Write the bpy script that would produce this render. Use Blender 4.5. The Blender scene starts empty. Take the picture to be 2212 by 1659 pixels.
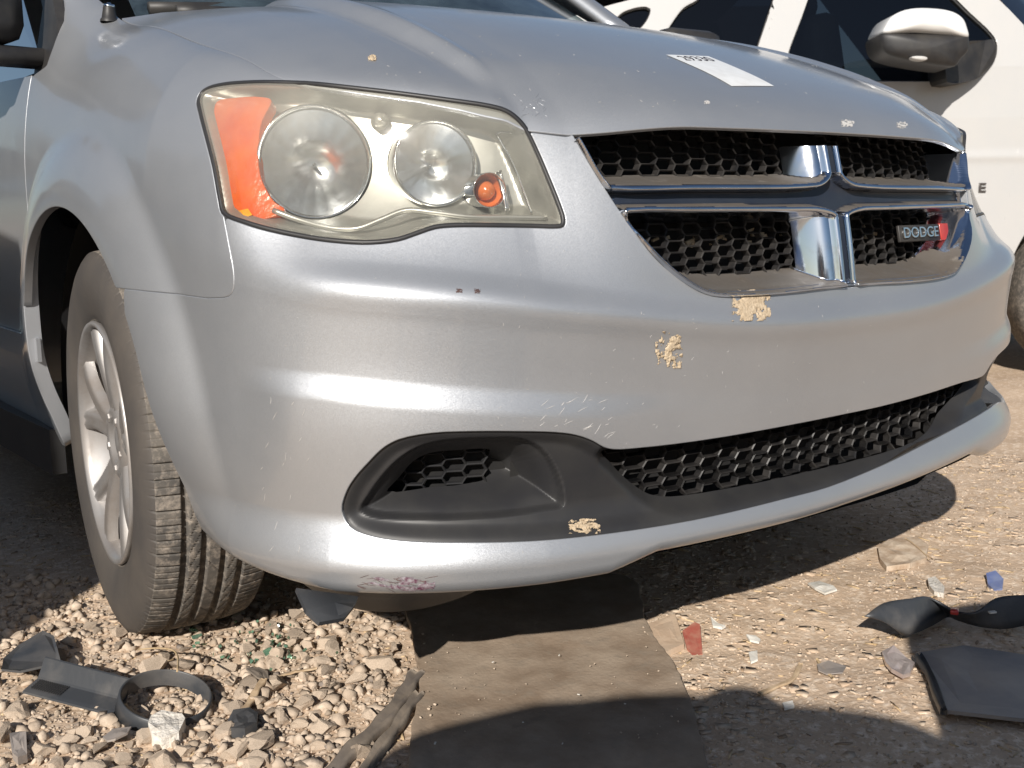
import bpy, bmesh, math, random
import numpy as np
from mathutils import Vector, Matrix, noise as mnoise
rnd=random.Random(7); rng=np.random.default_rng(11)
scene=bpy.context.scene; COL=scene.collection
def R(a): return math.radians(a)
PX=2212.0
CAM_LOC=np.array([-1.493,-2.024,0.770]); YAW,PIT,ROL=[math.radians(a) for a in (36.92,9.08,-0.861)]; FPX=2307.7
def cam_axes():
    cy,sy,cp,sp=math.cos(YAW),math.sin(YAW),math.cos(PIT),math.sin(PIT)
    f=np.array([sy*cp,cy*cp,-sp]); r=np.array([cy,-sy,0.]); u=np.cross(r,f)
    cr,sr=math.cos(ROL),math.sin(ROL)
    return r*cr+u*sr, -r*sr+u*cr, f
AR,AU,AF=cam_axes()
def ray(u,v):
    d=AR*(u-1106)/FPX-AU*(v-829.5)/FPX+AF
    return d/np.linalg.norm(d)
def atz(u,v,z=0.):
    d=ray(u,v); return CAM_LOC+d*(z-CAM_LOC[2])/d[2]
def aty(u,v,y):
    d=ray(u,v); return CAM_LOC+d*(y-CAM_LOC[1])/d[1]
def atx(u,v,x):
    d=ray(u,v); return CAM_LOC+d*(x-CAM_LOC[0])/d[0]
def project(p):
    q=np.asarray(p,float).reshape(-1,3)-CAM_LOC
    w=q@AF
    return np.stack([1106+FPX*(q@AR)/w,829.5-FPX*(q@AU)/w],1)
def sstep(x,a,b):
    t=np.clip((np.asarray(x,float)-a)/(b-a),0,1); return t*t*(3-2*t)
def spline(x,xs,ys):
    """natural cubic spline"""
    xs=np.asarray(xs,float);ys=np.asarray(ys,float);n=len(xs);h=np.diff(xs)
    A=np.zeros((n,n));b=np.zeros(n);A[0,0]=A[-1,-1]=1
    for i in range(1,n-1):
        A[i,i-1]=h[i-1];A[i,i]=2*(h[i-1]+h[i]);A[i,i+1]=h[i]
        b[i]=6*((ys[i+1]-ys[i])/h[i]-(ys[i]-ys[i-1])/h[i-1])
    m=np.linalg.solve(A,b)
    x=np.clip(np.asarray(x,float),xs[0],xs[-1])
    i=np.clip(np.searchsorted(xs,x)-1,0,n-2);t=x-xs[i];H=h[i];T=xs[i+1]-x
    return (m[i]*T**3+m[i+1]*t**3)/(6*H)+(ys[i]/H-m[i]*H/6)*T+(ys[i+1]/H-m[i+1]*H/6)*t
def lin(x,xs,ys): return np.interp(x,xs,ys)
# ---- minivan: wall curve seen from above, half of it (the other half mirrored)
PLAN=np.array([(-.15,-.963),(0,-.965),(.15,-.963),(.3,-.952),(.45,-.930),(.58,-.899),(.69,-.857),(.782,-.800),(.857,-.722),(.903,-.635),(.926,-.55),(.938,-.45),(.943,-.36),(.946,-.2),(.947,0),(.946,.2),(.943,.4),(.941,.6),(.94,1.0),(.94,1.4)])
_c=np.concatenate([[0],np.cumsum(np.hypot(*np.diff(PLAN,axis=0).T))])
_t=np.linspace(0,_c[-1],6000)
_px=spline(_t,_c,PLAN[:,0]);_py=spline(_t,_c,PLAN[:,1])
_arc=np.concatenate([[0],np.cumsum(np.hypot(np.diff(_px),np.diff(_py)))])
_arc-=np.interp(0,_px[:2000],_arc[:2000])
_tx=np.gradient(_px,_arc);_ty=np.gradient(_py,_arc);_l=np.hypot(_tx,_ty)
_nx=_ty/_l;_ny=-_tx/_l        # outward
SMAX=_arc[-1]
def plan_at(a):
    return (np.interp(a,_arc,_px),np.interp(a,_arc,_py),np.interp(a,_arc,_nx),np.interp(a,_arc,_ny))
def s_of_y(y): return float(np.interp(y,_py[1000:],_arc[1000:]))
def ztop(a): return np.where(np.asarray(a)<1.0,lin(a,[0,.3,.525,.590,.62,.69,.76,.895,1.0],[.883,.882,.884,.891,.906,.921,.932,.945,.953]),spline(a,[.87,1.0,1.16,1.40,1.64,1.83,1.91,2.02,2.12,2.9],[.938,.953,.999,1.057,1.117,1.158,1.195,1.25,1.31,1.45]))
def dtop(a): return spline(a,[0,.3,.45,.6,.75,.85,.95,1.06,1.16,1.40,1.64,1.83,1.91,2.02,2.12,2.9],[-.055,-.056,-.062,-.082,-.108,-.115,-.113,-.116,-.130,-.154,-.170,-.176,-.172,-.166,-.17,-.22])
def z1(a): return spline(a,[0,.16,.367,.555,.72,.895,1.08,1.25],[.596,.598,.615,.642,.666,.682,.692,.70])
def z2(a): return lin(a,[0,.3,.5,.7,.9,1.0],[.495,.497,.500,.523,.545,.55])
def arch_d(y,z): return np.hypot(y,z-.37)-.425
def zl_top(a): return lin(a,[0,.45,.7,.9,1.1],[.318,.318,.300,.305,.32])
def dfun(a,z):
    sg=np.asarray(a,float);a=np.abs(sg)
    x,y,nx,ny=plan_at(a)
    zt=ztop(a);zs=lin(a,[0,.9,1.1,1.3,2.1],[.596,.690,.72,.80,.86]);kk=sstep(a,.82,1.02);zs=z1(a)*(1-kk)+zs*kk
    q=(z-zs)/(zt-zs);q=np.clip(np.log1p(np.exp(np.minimum(20*q,40)))/20-.004,0,1.0)
    m=lin(a,[0,.9,1.1,1.3],[0,0,.5,.8])
    g=(1-m)*(.55*q+.45*q**2)+m*(1-np.sqrt(np.clip(1-q**2.3,0,1)))
    bw=sstep(a,.40,.62)*(1-sstep(a,.93,1.08));g=g*(1-bw)+(1-(1-q)**1.85)*bw
    D=dtop(a)*g
    # crease under grille and headlight stands proud, fades towards the wheel
    cr=.007*np.exp(-np.abs((z-z1(a))/.022)**2.2*.7)*(1-sstep(a,.85,1.0))
    cr+= .007*(1-sstep(z,z1(a)-.006,z1(a)+.034))*(1-sstep(a,.8,1.0))*sstep(z,z1(a)-.12,z1(a)-.01)
    D=D+cr
    # step lower down on the bumper
    st=.010*(1-sstep(z,z2(a)-.020,z2(a)+.020))*sstep(z,.36,z2(a)-.02)
    st*=sstep(a,.33,.68)*(1-sstep(a,.93,1.05))
    D=D+st
    # tumble under
    k=lin(a,[0,.6,.95,1.25],[.25,.3,.75,.95])
    D=D-k*np.clip(.50-z,0,1)**2
    # flare round the wheel arch
    ad=arch_d(y,z);w=.125
    f=np.clip(1-np.clip(ad,0,w)/w,0,1)
    f=1-np.clip(ad,0,w*2.2)/w;f=np.log1p(np.exp(20*f))/20;f=np.clip(f-.006,0,1);f=2*f-f*f
    f=f*sstep(z,.25,.55)
    D=D+.034*f*sstep(a,.9,1.05)*(1-.5*sstep(y,.2,.5))
    # chin lip flares outwards
    z=z-.026*sstep(sg,-.2,.6)*(1-sstep(z,.40,.48))
    lip=sstep(-z,-.365,-.285)*lin(a,[0,.6,.9,1.1,1.25],[.030,.034,.040,.030,.006])
    zb=lin(a,[0,.42,.50,.9,1.1,1.25],[.275,.275,.254,.250,.262,.262])
    rb=np.clip((zb+.022-z)/.022,0,1)
    lip=lip-.020*(1-np.sqrt(np.clip(1-rb**2,0,1)))
    D=D+lip
    return D
def skin(s,z):
    a=np.abs(s);x,y,nx,ny=plan_at(a);D=dfun(s,z)
    X=(x+nx*D)*np.where(s<0,-1,1);Y=y+ny*D
    return np.stack(np.broadcast_arrays(X,Y,z),-1)
def on_wall(u,v,extra=0.):
    """where the pixel ray meets the skin (or a surface 'extra' outside it): returns (s,z,point)"""
    d=ray(u,v);t=np.linspace(.7,5.5,1500);p=CAM_LOC+d*t[:,None]
    def f(p):
        ax=np.abs(p[:,0])
        dd=(ax[:,None]-_px[None,::8])**2+(p[:,1,None]-_py[None,::8])**2
        i=np.argmin(dd,1)*8
        off=(ax-_px[i])*_nx[i]+(p[:,1]-_py[i])*_ny[i]
        tan=(ax-_px[i])*(-_ny[i])+(p[:,1]-_py[i])*_nx[i]
        a=_arc[i]+tan
        return off-dfun(a*np.where(p[:,0]<0,-1,1),p[:,2])-extra,a
    F,a=f(p);k=np.where((F[:-1]>0)&(F[1:]<=0))[0]
    if len(k)==0: raise ValueError('miss %s %s'%(u,v))
    lo,hi=t[k[0]],t[k[0]+1]
    for _ in range(3):
        tt=np.linspace(lo,hi,12);F,a=f(CAM_LOC+d*tt[:,None]);j=np.where((F[:-1]>0)&(F[1:]<=0))[0]
        j=j[0] if len(j) else 0
        lo,hi=tt[j],tt[j+1]
    pt=CAM_LOC+d*hi;sgn=-1 if pt[0]<0 else 1
    return sgn*float(a[min(j+1,11)]),float(pt[2]),pt
# hood: between skin top edge (front) and cowl edge (rear)
HS=1.0
def hood(u,v):
    """u -1..1 across, v 0..1 front to rear"""
    u,v=np.broadcast_arrays(np.asarray(u,float),np.asarray(v,float))
    s=u*HS;F=skin(s,ztop(np.abs(s))-.0005)
    au=np.abs(u);bx=u*.765;by=.02+.14*au**1.7;bz=1.19+.012*u+lin(au,[0,.4,.65,.8,.92,1],[0,.004,.008,.004,-.008,-.022])
    x=F[...,0]*(1-v)+bx*v+np.sign(u)*.012*np.abs(u)**3*np.sin(np.pi*v);y=F[...,1]*(1-v)+by*v
    au=np.abs(u)
    z=F[...,2]*(1-v)+bz*v
    z=z+(.046*(1-au**5)+.002)*4*v*(1-v)
    z=z+.018*(1-np.exp(-v/.03))*(1-v)*(1-.6*au**4)
    ur=dome_u(v)
    w=.05+.01*v
    sv=sstep(v,0,.16);z=z+.028*(1-sstep(au,ur,ur+w))*(1-.35*v)*sv+(.018*(1-sstep(au,.30,.56))+.004*(1-sstep(au,.56,.66)))*(1-sv)
    P=np.stack([x,y,z],-1)
    # follow the fender's upper edge exactly at the sides
    se=1.0+(1.832-1.0)*v; E=skin(np.where(u<0,-1,1)*se,ztop(se)-.0005)
    xe=-.765+0*v
    # the same formula evaluated at |u|=1
    F1=skin(np.where(u<0,-1,1)*HS,ztop(np.full_like(v,HS))-.0005)
    sg=np.where(u<0,-1,1)
    P1=np.stack([F1[...,0]*(1-v)+sg*.765*v+sg*.012*np.sin(np.pi*v),F1[...,1]*(1-v)+(.02+.14)*v,F1[...,2]*(1-v)+(1.168+.012*sg)*v+.002*4*v*(1-v)+.018*(1-np.exp(-v/.03))*(1-v)*.4],-1)
    return P+(E-P1)*(au**7)[...,None]
def dome_u(v): return lin(v,[0,.1,.3,.5,.8,1],[.575,.59,.615,.63,.64,.64])

# ------------------------------------------------------------------ camera, sky, sun, exposure
cam=bpy.data.cameras.new('camera'); camo=bpy.data.objects.new('camera',cam); COL.objects.link(camo)
cam.sensor_width=36; cam.lens=36*FPX/PX; cam.clip_start=.05; cam.clip_end=1500
mw=Matrix.Identity(4)
for i in range(3):
    mw[i][0]=AR[i]; mw[i][1]=AU[i]; mw[i][2]=-AF[i]; mw[i][3]=CAM_LOC[i]
camo.matrix_world=mw; scene.camera=camo
cam.dof.use_dof=True; cam.dof.focus_distance=1.75; cam.dof.aperture_fstop=11
SUN_EL,SUN_AZ=28.3,50.2            # light travels towards azimuth SUN_AZ (from +Y towards +X)
LD=np.array([math.cos(R(SUN_EL))*math.sin(R(SUN_AZ)),math.cos(R(SUN_EL))*math.cos(R(SUN_AZ)),-math.sin(R(SUN_EL))])
w=bpy.data.worlds.new('World'); scene.world=w; w.use_nodes=True
nt=w.node_tree; nt.nodes.clear()
sky=nt.nodes.new('ShaderNodeTexSky'); sky.sky_type='NISHITA'; sky.sun_disc=False
sky.sun_elevation=R(SUN_EL); sky.sun_rotation=R(180+SUN_AZ); sky.air_density=1.0; sky.dust_density=.6; sky.ozone_density=1.2
bg=nt.nodes.new('ShaderNodeBackground'); bg.inputs[1].default_value=.060
wo=nt.nodes.new('ShaderNodeOutputWorld'); nt.links.new(sky.outputs[0],bg.inputs[0]); nt.links.new(bg.outputs[0],wo.inputs[0])
sun=bpy.data.lights.new('sun','SUN'); sun.energy=4.6; sun.angle=R(.53); sun.color=(1,.945,.87)
so=bpy.data.objects.new('sun',sun); COL.objects.link(so)
so.rotation_euler=Vector(LD.tolist()).to_track_quat('-Z','Y').to_euler()
scene.view_settings.view_transform='Standard'; scene.view_settings.look='None'
scene.view_settings.gamma=1; scene.view_settings.exposure=.46; scene.view_settings.use_curve_mapping=False
scene.render.engine='CYCLES'

# ------------------------------------------------------------------ materials
def mat(name,col,rough=.5,metal=0.,coat=0.,coat_rough=.05,spec=.5,var=None,vscale=6.,bump=0.,bscale=60.,alpha=1,trans=0.,ior=1.45,detail=6,bump_dist=.002,var2=None,v2scale=40.,v2lo=.5,v2hi=.7,vlo=.35,vhi=.65,sheen=0,rvar=0.,emis=None):
    m=bpy.data.materials.new(name); m.use_nodes=True; t=m.node_tree; N=t.nodes; L=t.links
    b=N['Principled BSDF']; b.inputs['Base Color'].default_value=(*col,1); b.inputs['Roughness'].default_value=rough
    b.inputs['Metallic'].default_value=metal; b.inputs['Coat Weight'].default_value=coat; b.inputs['Coat Roughness'].default_value=coat_rough
    b.inputs['Specular IOR Level'].default_value=spec; b.inputs['Transmission Weight'].default_value=trans; b.inputs['IOR'].default_value=ior
    if sheen: b.inputs['Sheen Weight'].default_value=sheen
    tc=N.new('ShaderNodeTexCoord')
    src=None
    if var is not None:
        n=N.new('ShaderNodeTexNoise'); n.inputs['Scale'].default_value=vscale; n.inputs['Detail'].default_value=detail; n.inputs['Roughness'].default_value=.62
        L.new(tc.outputs['Object'],n.inputs['Vector'])
        mr=N.new('ShaderNodeMapRange'); mr.inputs[1].default_value=vlo; mr.inputs[2].default_value=vhi; L.new(n.outputs['Fac'],mr.inputs[0])
        mx=N.new('ShaderNodeMix'); mx.data_type='RGBA'; mx.inputs[6].default_value=(*col,1); mx.inputs[7].default_value=(*var,1)
        L.new(mr.outputs[0],mx.inputs[0]); src=mx.outputs[2]
        if rvar:
            r2=N.new('ShaderNodeMapRange'); r2.inputs[1].default_value=vlo; r2.inputs[2].default_value=vhi; r2.inputs[3].default_value=rough; r2.inputs[4].default_value=rough+rvar
            L.new(n.outputs['Fac'],r2.inputs[0]); L.new(r2.outputs[0],b.inputs['Roughness'])
        if var2 is not None:
            n2=N.new('ShaderNodeTexNoise'); n2.inputs['Scale'].default_value=v2scale; n2.inputs['Detail'].default_value=5; n2.inputs['Roughness'].default_value=.7
            L.new(tc.outputs['Object'],n2.inputs['Vector'])
            m2=N.new('ShaderNodeMapRange'); m2.inputs[1].default_value=v2lo; m2.inputs[2].default_value=v2hi; L.new(n2.outputs['Fac'],m2.inputs[0])
            x2=N.new('ShaderNodeMix'); x2.data_type='RGBA'; x2.inputs[7].default_value=(*var2,1); L.new(src,x2.inputs[6]); L.new(m2.outputs[0],x2.inputs[0]); src=x2.outputs[2]
        L.new(src,b.inputs['Base Color'])
    if bump:
        n=N.new('ShaderNodeTexNoise'); n.inputs['Scale'].default_value=bscale; n.inputs['Detail'].default_value=5; L.new(tc.outputs['Object'],n.inputs['Vector'])
        bp=N.new('ShaderNodeBump'); bp.inputs['Strength'].default_value=bump; bp.inputs['Distance'].default_value=bump_dist
        L.new(n.outputs['Fac'],bp.inputs['Height']); L.new(bp.outputs[0],b.inputs['Normal'])
    if alpha<1: b.inputs['Alpha'].default_value=alpha
    return m
def paint(name,col,metal,rough,coat_rough=.05,dust=(.36,.33,.29),dustamt=.18,flake=.10,coatw=.85):
    """metallic paint with flake sparkle, orange peel under a clear coat, thin dust film"""
    m=bpy.data.materials.new(name); m.use_nodes=True; t=m.node_tree; N=t.nodes; L=t.links; b=N['Principled BSDF']
    b.inputs['Metallic'].default_value=metal; b.inputs['Roughness'].default_value=rough
    b.inputs['Coat Weight'].default_value=coatw; b.inputs['Coat Roughness'].default_value=coat_rough; b.inputs['Coat IOR'].default_value=1.5
    tc=N.new('ShaderNodeTexCoord')
    v=N.new('ShaderNodeTexVoronoi'); v.inputs['Scale'].default_value=1300; L.new(tc.outputs['Object'],v.inputs['Vector'])
    sep=N.new('ShaderNodeSeparateColor'); L.new(v.outputs['Color'],sep.inputs[0])
    # flake tilt
    geo=N.new('ShaderNodeNewGeometry')
    sub=N.new('ShaderNodeVectorMath'); sub.operation='SUBTRACT'; sub.inputs[1].default_value=(.5,.5,.5); L.new(v.outputs['Color'],sub.inputs[0])
    sc=N.new('ShaderNodeVectorMath'); sc.operation='SCALE'; sc.inputs['Scale'].default_value=flake; L.new(sub.outputs[0],sc.inputs[0])
    ad=N.new('ShaderNodeVectorMath'); ad.operation='ADD'; L.new(geo.outputs['Normal'],ad.inputs[0]); L.new(sc.outputs[0],ad.inputs[1])
    nm=N.new('ShaderNodeVectorMath'); nm.operation='NORMALIZE'; L.new(ad.outputs[0],nm.inputs[0]); L.new(nm.outputs[0],b.inputs['Normal'])
    # orange peel on the coat
    n=N.new('ShaderNodeTexNoise'); n.inputs['Scale'].default_value=260; n.inputs['Detail'].default_value=2; L.new(tc.outputs['Object'],n.inputs['Vector'])
    bp=N.new('ShaderNodeBump'); bp.inputs['Strength'].default_value=.035; bp.inputs['Distance'].default_value=.001; L.new(n.outputs['Fac'],bp.inputs['Height']); L.new(bp.outputs[0],b.inputs['Coat Normal'])
    # dust
    d=N.new('ShaderNodeTexNoise'); d.inputs['Scale'].default_value=5; d.inputs['Detail'].default_value=9; d.inputs['Roughness'].default_value=.7; L.new(tc.outputs['Object'],d.inputs['Vector'])
    mr=N.new('ShaderNodeMapRange'); mr.inputs[1].default_value=.35; mr.inputs[2].default_value=.75; mr.inputs[3].default_value=dustamt*.35; mr.inputs[4].default_value=dustamt; L.new(d.outputs['Fac'],mr.inputs[0])
    sp=N.new('ShaderNodeTexNoise'); sp.inputs['Scale'].default_value=230; sp.inputs['Detail'].default_value=3; L.new(tc.outputs['Object'],sp.inputs['Vector'])
    ms=N.new('ShaderNodeMapRange'); ms.inputs[1].default_value=.70; ms.inputs[2].default_value=.74; ms.inputs[3].default_value=0; ms.inputs[4].default_value=.5; L.new(sp.outputs['Fac'],ms.inputs[0])
    mxx=N.new('ShaderNodeMath'); mxx.operation='MAXIMUM'; L.new(mr.outputs[0],mxx.inputs[0]); L.new(ms.outputs[0],mxx.inputs[1])
    mx=N.new('ShaderNodeMix'); mx.data_type='RGBA'; mx.inputs[6].default_value=(*col,1); mx.inputs[7].default_value=(*dust,1); L.new(mxx.outputs[0],mx.inputs[0]); L.new(mx.outputs[2],b.inputs['Base Color'])
    mm=N.new('ShaderNodeMapRange'); mm.inputs[1].default_value=0; mm.inputs[2].default_value=1; mm.inputs[3].default_value=metal; mm.inputs[4].default_value=0; L.new(mxx.outputs[0],mm.inputs[0]); L.new(mm.outputs[0],b.inputs['Metallic'])
    rr=N.new('ShaderNodeMapRange'); rr.inputs[1].default_value=.3; rr.inputs[2].default_value=.75; rr.inputs[3].default_value=coat_rough; rr.inputs[4].default_value=coat_rough+.09; L.new(d.outputs['Fac'],rr.inputs[0]); L.new(rr.outputs[0],b.inputs['Coat Roughness'])
    return m
def glass(name,tint,trans=.75,haze=0.,haze_col=(.6,.55,.4),rough=.03,smudge=0.,ztop=None):
    m=bpy.data.materials.new(name); m.use_nodes=True; t=m.node_tree; N=t.nodes; L=t.links; N.clear()
    o=N.new('ShaderNodeOutputMaterial'); tr=N.new('ShaderNodeBsdfTransparent'); tr.inputs[0].default_value=(*[c*trans for c in tint],1)
    gl=N.new('ShaderNodeBsdfGlossy'); gl.inputs['Roughness'].default_value=rough
    df=N.new('ShaderNodeBsdfDiffuse'); df.inputs[0].default_value=(*haze_col,1)
    tl=N.new('ShaderNodeBsdfTranslucent'); tl.inputs[0].default_value=(*haze_col,1)
    dm=N.new('ShaderNodeMixShader'); dm.inputs[0].default_value=.35; L.new(df.outputs[0],dm.inputs[1]); L.new(tl.outputs[0],dm.inputs[2])
    hz=N.new('ShaderNodeMixShader'); L.new(tr.outputs[0],hz.inputs[1]); L.new(dm.outputs[0],hz.inputs[2])
    tc=N.new('ShaderNodeTexCoord'); n=N.new('ShaderNodeTexNoise'); n.inputs['Scale'].default_value=9; n.inputs['Detail'].default_value=9; n.inputs['Roughness'].default_value=.7
    L.new(tc.outputs['Object'],n.inputs['Vector']); mr=N.new('ShaderNodeMapRange'); mr.inputs[1].default_value=.3; mr.inputs[2].default_value=.7
    mr.inputs[3].default_value=max(haze-smudge,0); mr.inputs[4].default_value=haze+smudge; L.new(n.outputs['Fac'],mr.inputs[0])
    if ztop:
        sx=N.new('ShaderNodeSeparateXYZ'); L.new(tc.outputs['Object'],sx.inputs[0]); mz=N.new('ShaderNodeMapRange'); mz.inputs[1].default_value=ztop[0]; mz.inputs[2].default_value=ztop[1]; mz.inputs[4].default_value=ztop[2]; L.new(sx.outputs[2],mz.inputs[0])
        a_=N.new('ShaderNodeMath'); a_.operation='ADD'; L.new(mz.outputs[0],a_.inputs[0]); L.new(mr.outputs[0],a_.inputs[1]); L.new(a_.outputs[0],hz.inputs[0])
    else: L.new(mr.outputs[0],hz.inputs[0])
    fr=N.new('ShaderNodeFresnel'); fr.inputs[0].default_value=1.5
    fm=N.new('ShaderNodeMath'); fm.operation='MULTIPLY_ADD'; fm.inputs[1].default_value=1.0; fm.inputs[2].default_value=.02; L.new(fr.outputs[0],fm.inputs[0])
    mx=N.new('ShaderNodeMixShader'); L.new(fm.outputs[0],mx.inputs[0]); L.new(hz.outputs[0],mx.inputs[1]); L.new(gl.outputs[0],mx.inputs[2]); L.new(mx.outputs[0],o.inputs[0])
    return m
M={}
M['silver']=paint('silver metallic paint',(.395,.412,.438),.74,.48,.07)
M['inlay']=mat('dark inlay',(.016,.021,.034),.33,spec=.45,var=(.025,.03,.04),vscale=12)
M['chrome']=mat('chrome',(.60,.64,.71),.10,1.0,var=(.40,.40,.39),vscale=14,vlo=.52,vhi=.90,rvar=.3,bump=.02,bscale=40)
M['chrome_dusty']=mat('dusty chrome',(.20,.185,.17),.4,.5,var=(.14,.12,.10),vscale=9,vlo=.30,vhi=.62,rvar=.35,var2=(.30,.27,.235),v2scale=25,v2lo=.58,v2hi=.75)
M['chrome_clean']=mat('bright reflector metal',(.86,.87,.88),.07,1.0,var=(.75,.75,.74),vscale=20)
M['satin']=mat('headlight bezel silver',(.52,.52,.50),.36,.75,var=(.42,.42,.40),vscale=15)
M['black_gloss']=mat('black mesh plastic',(.012,.012,.013),.28,spec=.5,var=(.035,.032,.03),vscale=25,rvar=.2)
M['black_matte']=mat('black textured plastic',(.022,.022,.024),.45,spec=.45,var=(.035,.034,.033),vscale=8,bump=.05,bscale=900,bump_dist=.0004)
M['black_faded']=mat('weathered black plastic',(.040,.043,.048),.42,spec=.5,var=(.13,.12,.11),vscale=9,vlo=.45,vhi=.8,bump=.15,bscale=150,bump_dist=.001)
M['void']=mat('unlit cavity plastic',(.008,.008,.009),.8,var=(.014,.013,.012),vscale=12)  # near-black, puts the shade of cavities into the colour
M['rubber']=mat('dusty tyre rubber',(.075,.070,.065),.8,spec=.2,var=(.14,.126,.11),vscale=14,var2=(.26,.225,.19),v2scale=60,v2lo=.47,v2hi=.66,bump=.25,bscale=220,bump_dist=.0012)
M['sidewall']=mat('dusty tyre sidewall',(.060,.055,.052),.62,spec=.3,var=(.085,.075,.066),vscale=7,bump=.1,bscale=160)
M['alloy']=mat('alloy wheel paint',(.34,.33,.325),.40,.5,coat=.3,coat_rough=.2,var=(.24,.215,.195),vscale=9,rvar=.2)
M['lens']=glass('hazed headlight plastic',(1.0,.985,.93),.90,haze=.06,haze_col=(.80,.77,.66),rough=.045,smudge=.05,ztop=(.80,.92,.20))
M['amber']=mat('amber reflector plastic',(.56,.075,.006),.22,spec=.6,var=(.66,.13,.01),vscale=16,coat=.6,bump=.8,bscale=70,bump_dist=.002)
M['yellow']=mat('yellow prism plastic',(.85,.42,.01),.15,coat=.6,var=(.75,.25,.01),vscale=90)
M['amber_deep']=mat('amber bulb glass',(.62,.16,.04),.15,spec=.7,coat=.6)
M['bowl']=mat('fluted reflector',(.90,.93,.98),.21,1.0,var=(.80,.81,.82),vscale=30,bump=.25,bscale=40,bump_dist=.002)
M['bulb']=mat('bulb glass and cap',(.25,.26,.28),.08,.6,coat=.6)
M['windshield']=glass('windshield glass',(.50,.66,.68),.55,haze=.16,haze_col=(.30,.42,.50),rough=.01,smudge=.12)  # bluish haze stands in for sky reflected in the glass
M['sideglass']=glass('tinted side glass',(.22,.25,.28),.30,rough=.01)
M['screen']=mat('dark windscreen',(.012,.018,.032),.3,spec=.25)
M['darkglass']=glass('privacy glass',(.04,.045,.06),.2,rough=.01)
M['darkglass2']=mat('car window glass',(.01,.014,.022),.04,spec=.8,coat=.5)
M['white_cap']=paint('lightened white paint',(.72,.72,.71),0.,.35,.08,dust=(.62,.55,.46),dustamt=.1,flake=.0,coatw=.3)  # body white, lightened to make up for weaker sunlight on the cap
M['lettergrey']=mat('bronze grey letter',(.10,.09,.085),.3,.4)
M['white']=paint('white car paint',(.41,.412,.412),0.,.35,.08,dust=(.62,.55,.46),dustamt=.18,flake=.0,coatw=.35)
M['trim_black']=mat('black door trim',(.016,.016,.018),.5,spec=.5,var=(.04,.037,.034),vscale=10,bump=.06,bscale=500,bump_dist=.0005)
M['int_dark']=mat('cabin cloth',(.03,.032,.036),.8,var=(.06,.06,.062),vscale=15)
M['int_grey']=mat('seat leather',(.16,.165,.175),.5,var=(.10,.10,.11),vscale=12)
M['mud']=mat('dried tan mud',(.50,.405,.29),.92,spec=.1,var=(.36,.28,.19),vscale=120,bump=.9,bscale=260,bump_dist=.002)
M['chip']=mat('bare scuffed paint',(.50,.49,.47),.6,var=(.42,.40,.38),vscale=80)
M['darkchip']=mat('dark paint chip',(.10,.05,.04),.6,var=(.05,.03,.03),vscale=80)
M['purple']=mat('purple paint transfer',(.09,.025,.05),.5,var=(.30,.28,.30),vscale=160)
M['paper']=mat('white sticker paper',(.82,.82,.80),.35,coat=.4,var=(.74,.73,.70),vscale=40)
M['ink']=mat('sticker ink',(.03,.02,.05),.4)
M['reddust']=mat('dusty red plastic',(.34,.06,.045),.6,var=(.42,.20,.14),vscale=30)
M['red']=mat('red plastic',(.50,.03,.025),.3,coat=.5,var=(.40,.05,.04),vscale=20)


# ------------------------------------------------------------------ mesh helpers
def link(o,parent=None):
    COL.objects.link(o)
    if parent is not None: o.parent=parent
    return o
def mesh_obj(name,V,F,m,parent=None,smooth=True,normals=None,kind=None):
    me=bpy.data.meshes.new(name); V=np.asarray(V,float).reshape(-1,3)
    me.from_pydata(V.tolist(),[],[tuple(int(i) for i in f) for f in F]); me.update()
    for mm in (m if isinstance(m,(list,tuple)) else [m]): me.materials.append(mm)
    if smooth: me.shade_smooth()
    if normals is not None: me.normals_split_custom_set_from_vertices([tuple(n) for n in np.asarray(normals).tolist()])
    o=bpy.data.objects.new(name,me); link(o,parent)
    if kind: o['kind']=kind
    return o
def fast_obj(name,V,F,m,parent=None,smooth=True,kind=None):
    """all faces same vertex count, numpy arrays"""
    V=np.ascontiguousarray(V,np.float32); F=np.ascontiguousarray(F,np.int32); k=F.shape[1]
    me=bpy.data.meshes.new(name); me.vertices.add(len(V)); me.vertices.foreach_set('co',V.ravel())
    me.loops.add(F.size); me.loops.foreach_set('vertex_index',F.ravel())
    me.polygons.add(len(F)); me.polygons.foreach_set('loop_start',np.arange(0,F.size,k,dtype=np.int32)); me.polygons.foreach_set('loop_total',np.full(len(F),k,np.int32))
    me.update(calc_edges=True); me.validate()
    for mm in (m if isinstance(m,(list,tuple)) else [m]): me.materials.append(mm)
    if smooth: me.shade_smooth()
    o=bpy.data.objects.new(name,me); link(o,parent)
    if kind: o['kind']=kind
    return o
def thing(name,label,cat,loc=(0,0,0),rotz=0,group=None):
    o=bpy.data.objects.new(name,None); o.empty_display_size=.1; link(o); o.location=loc; o.rotation_euler=(0,0,rotz)
    tag(o,label,cat,group); return o
def tag(o,label,cat,group=None):
    o['label']=label; o['category']=cat
    if group: o['group']=group
    return o
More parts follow.
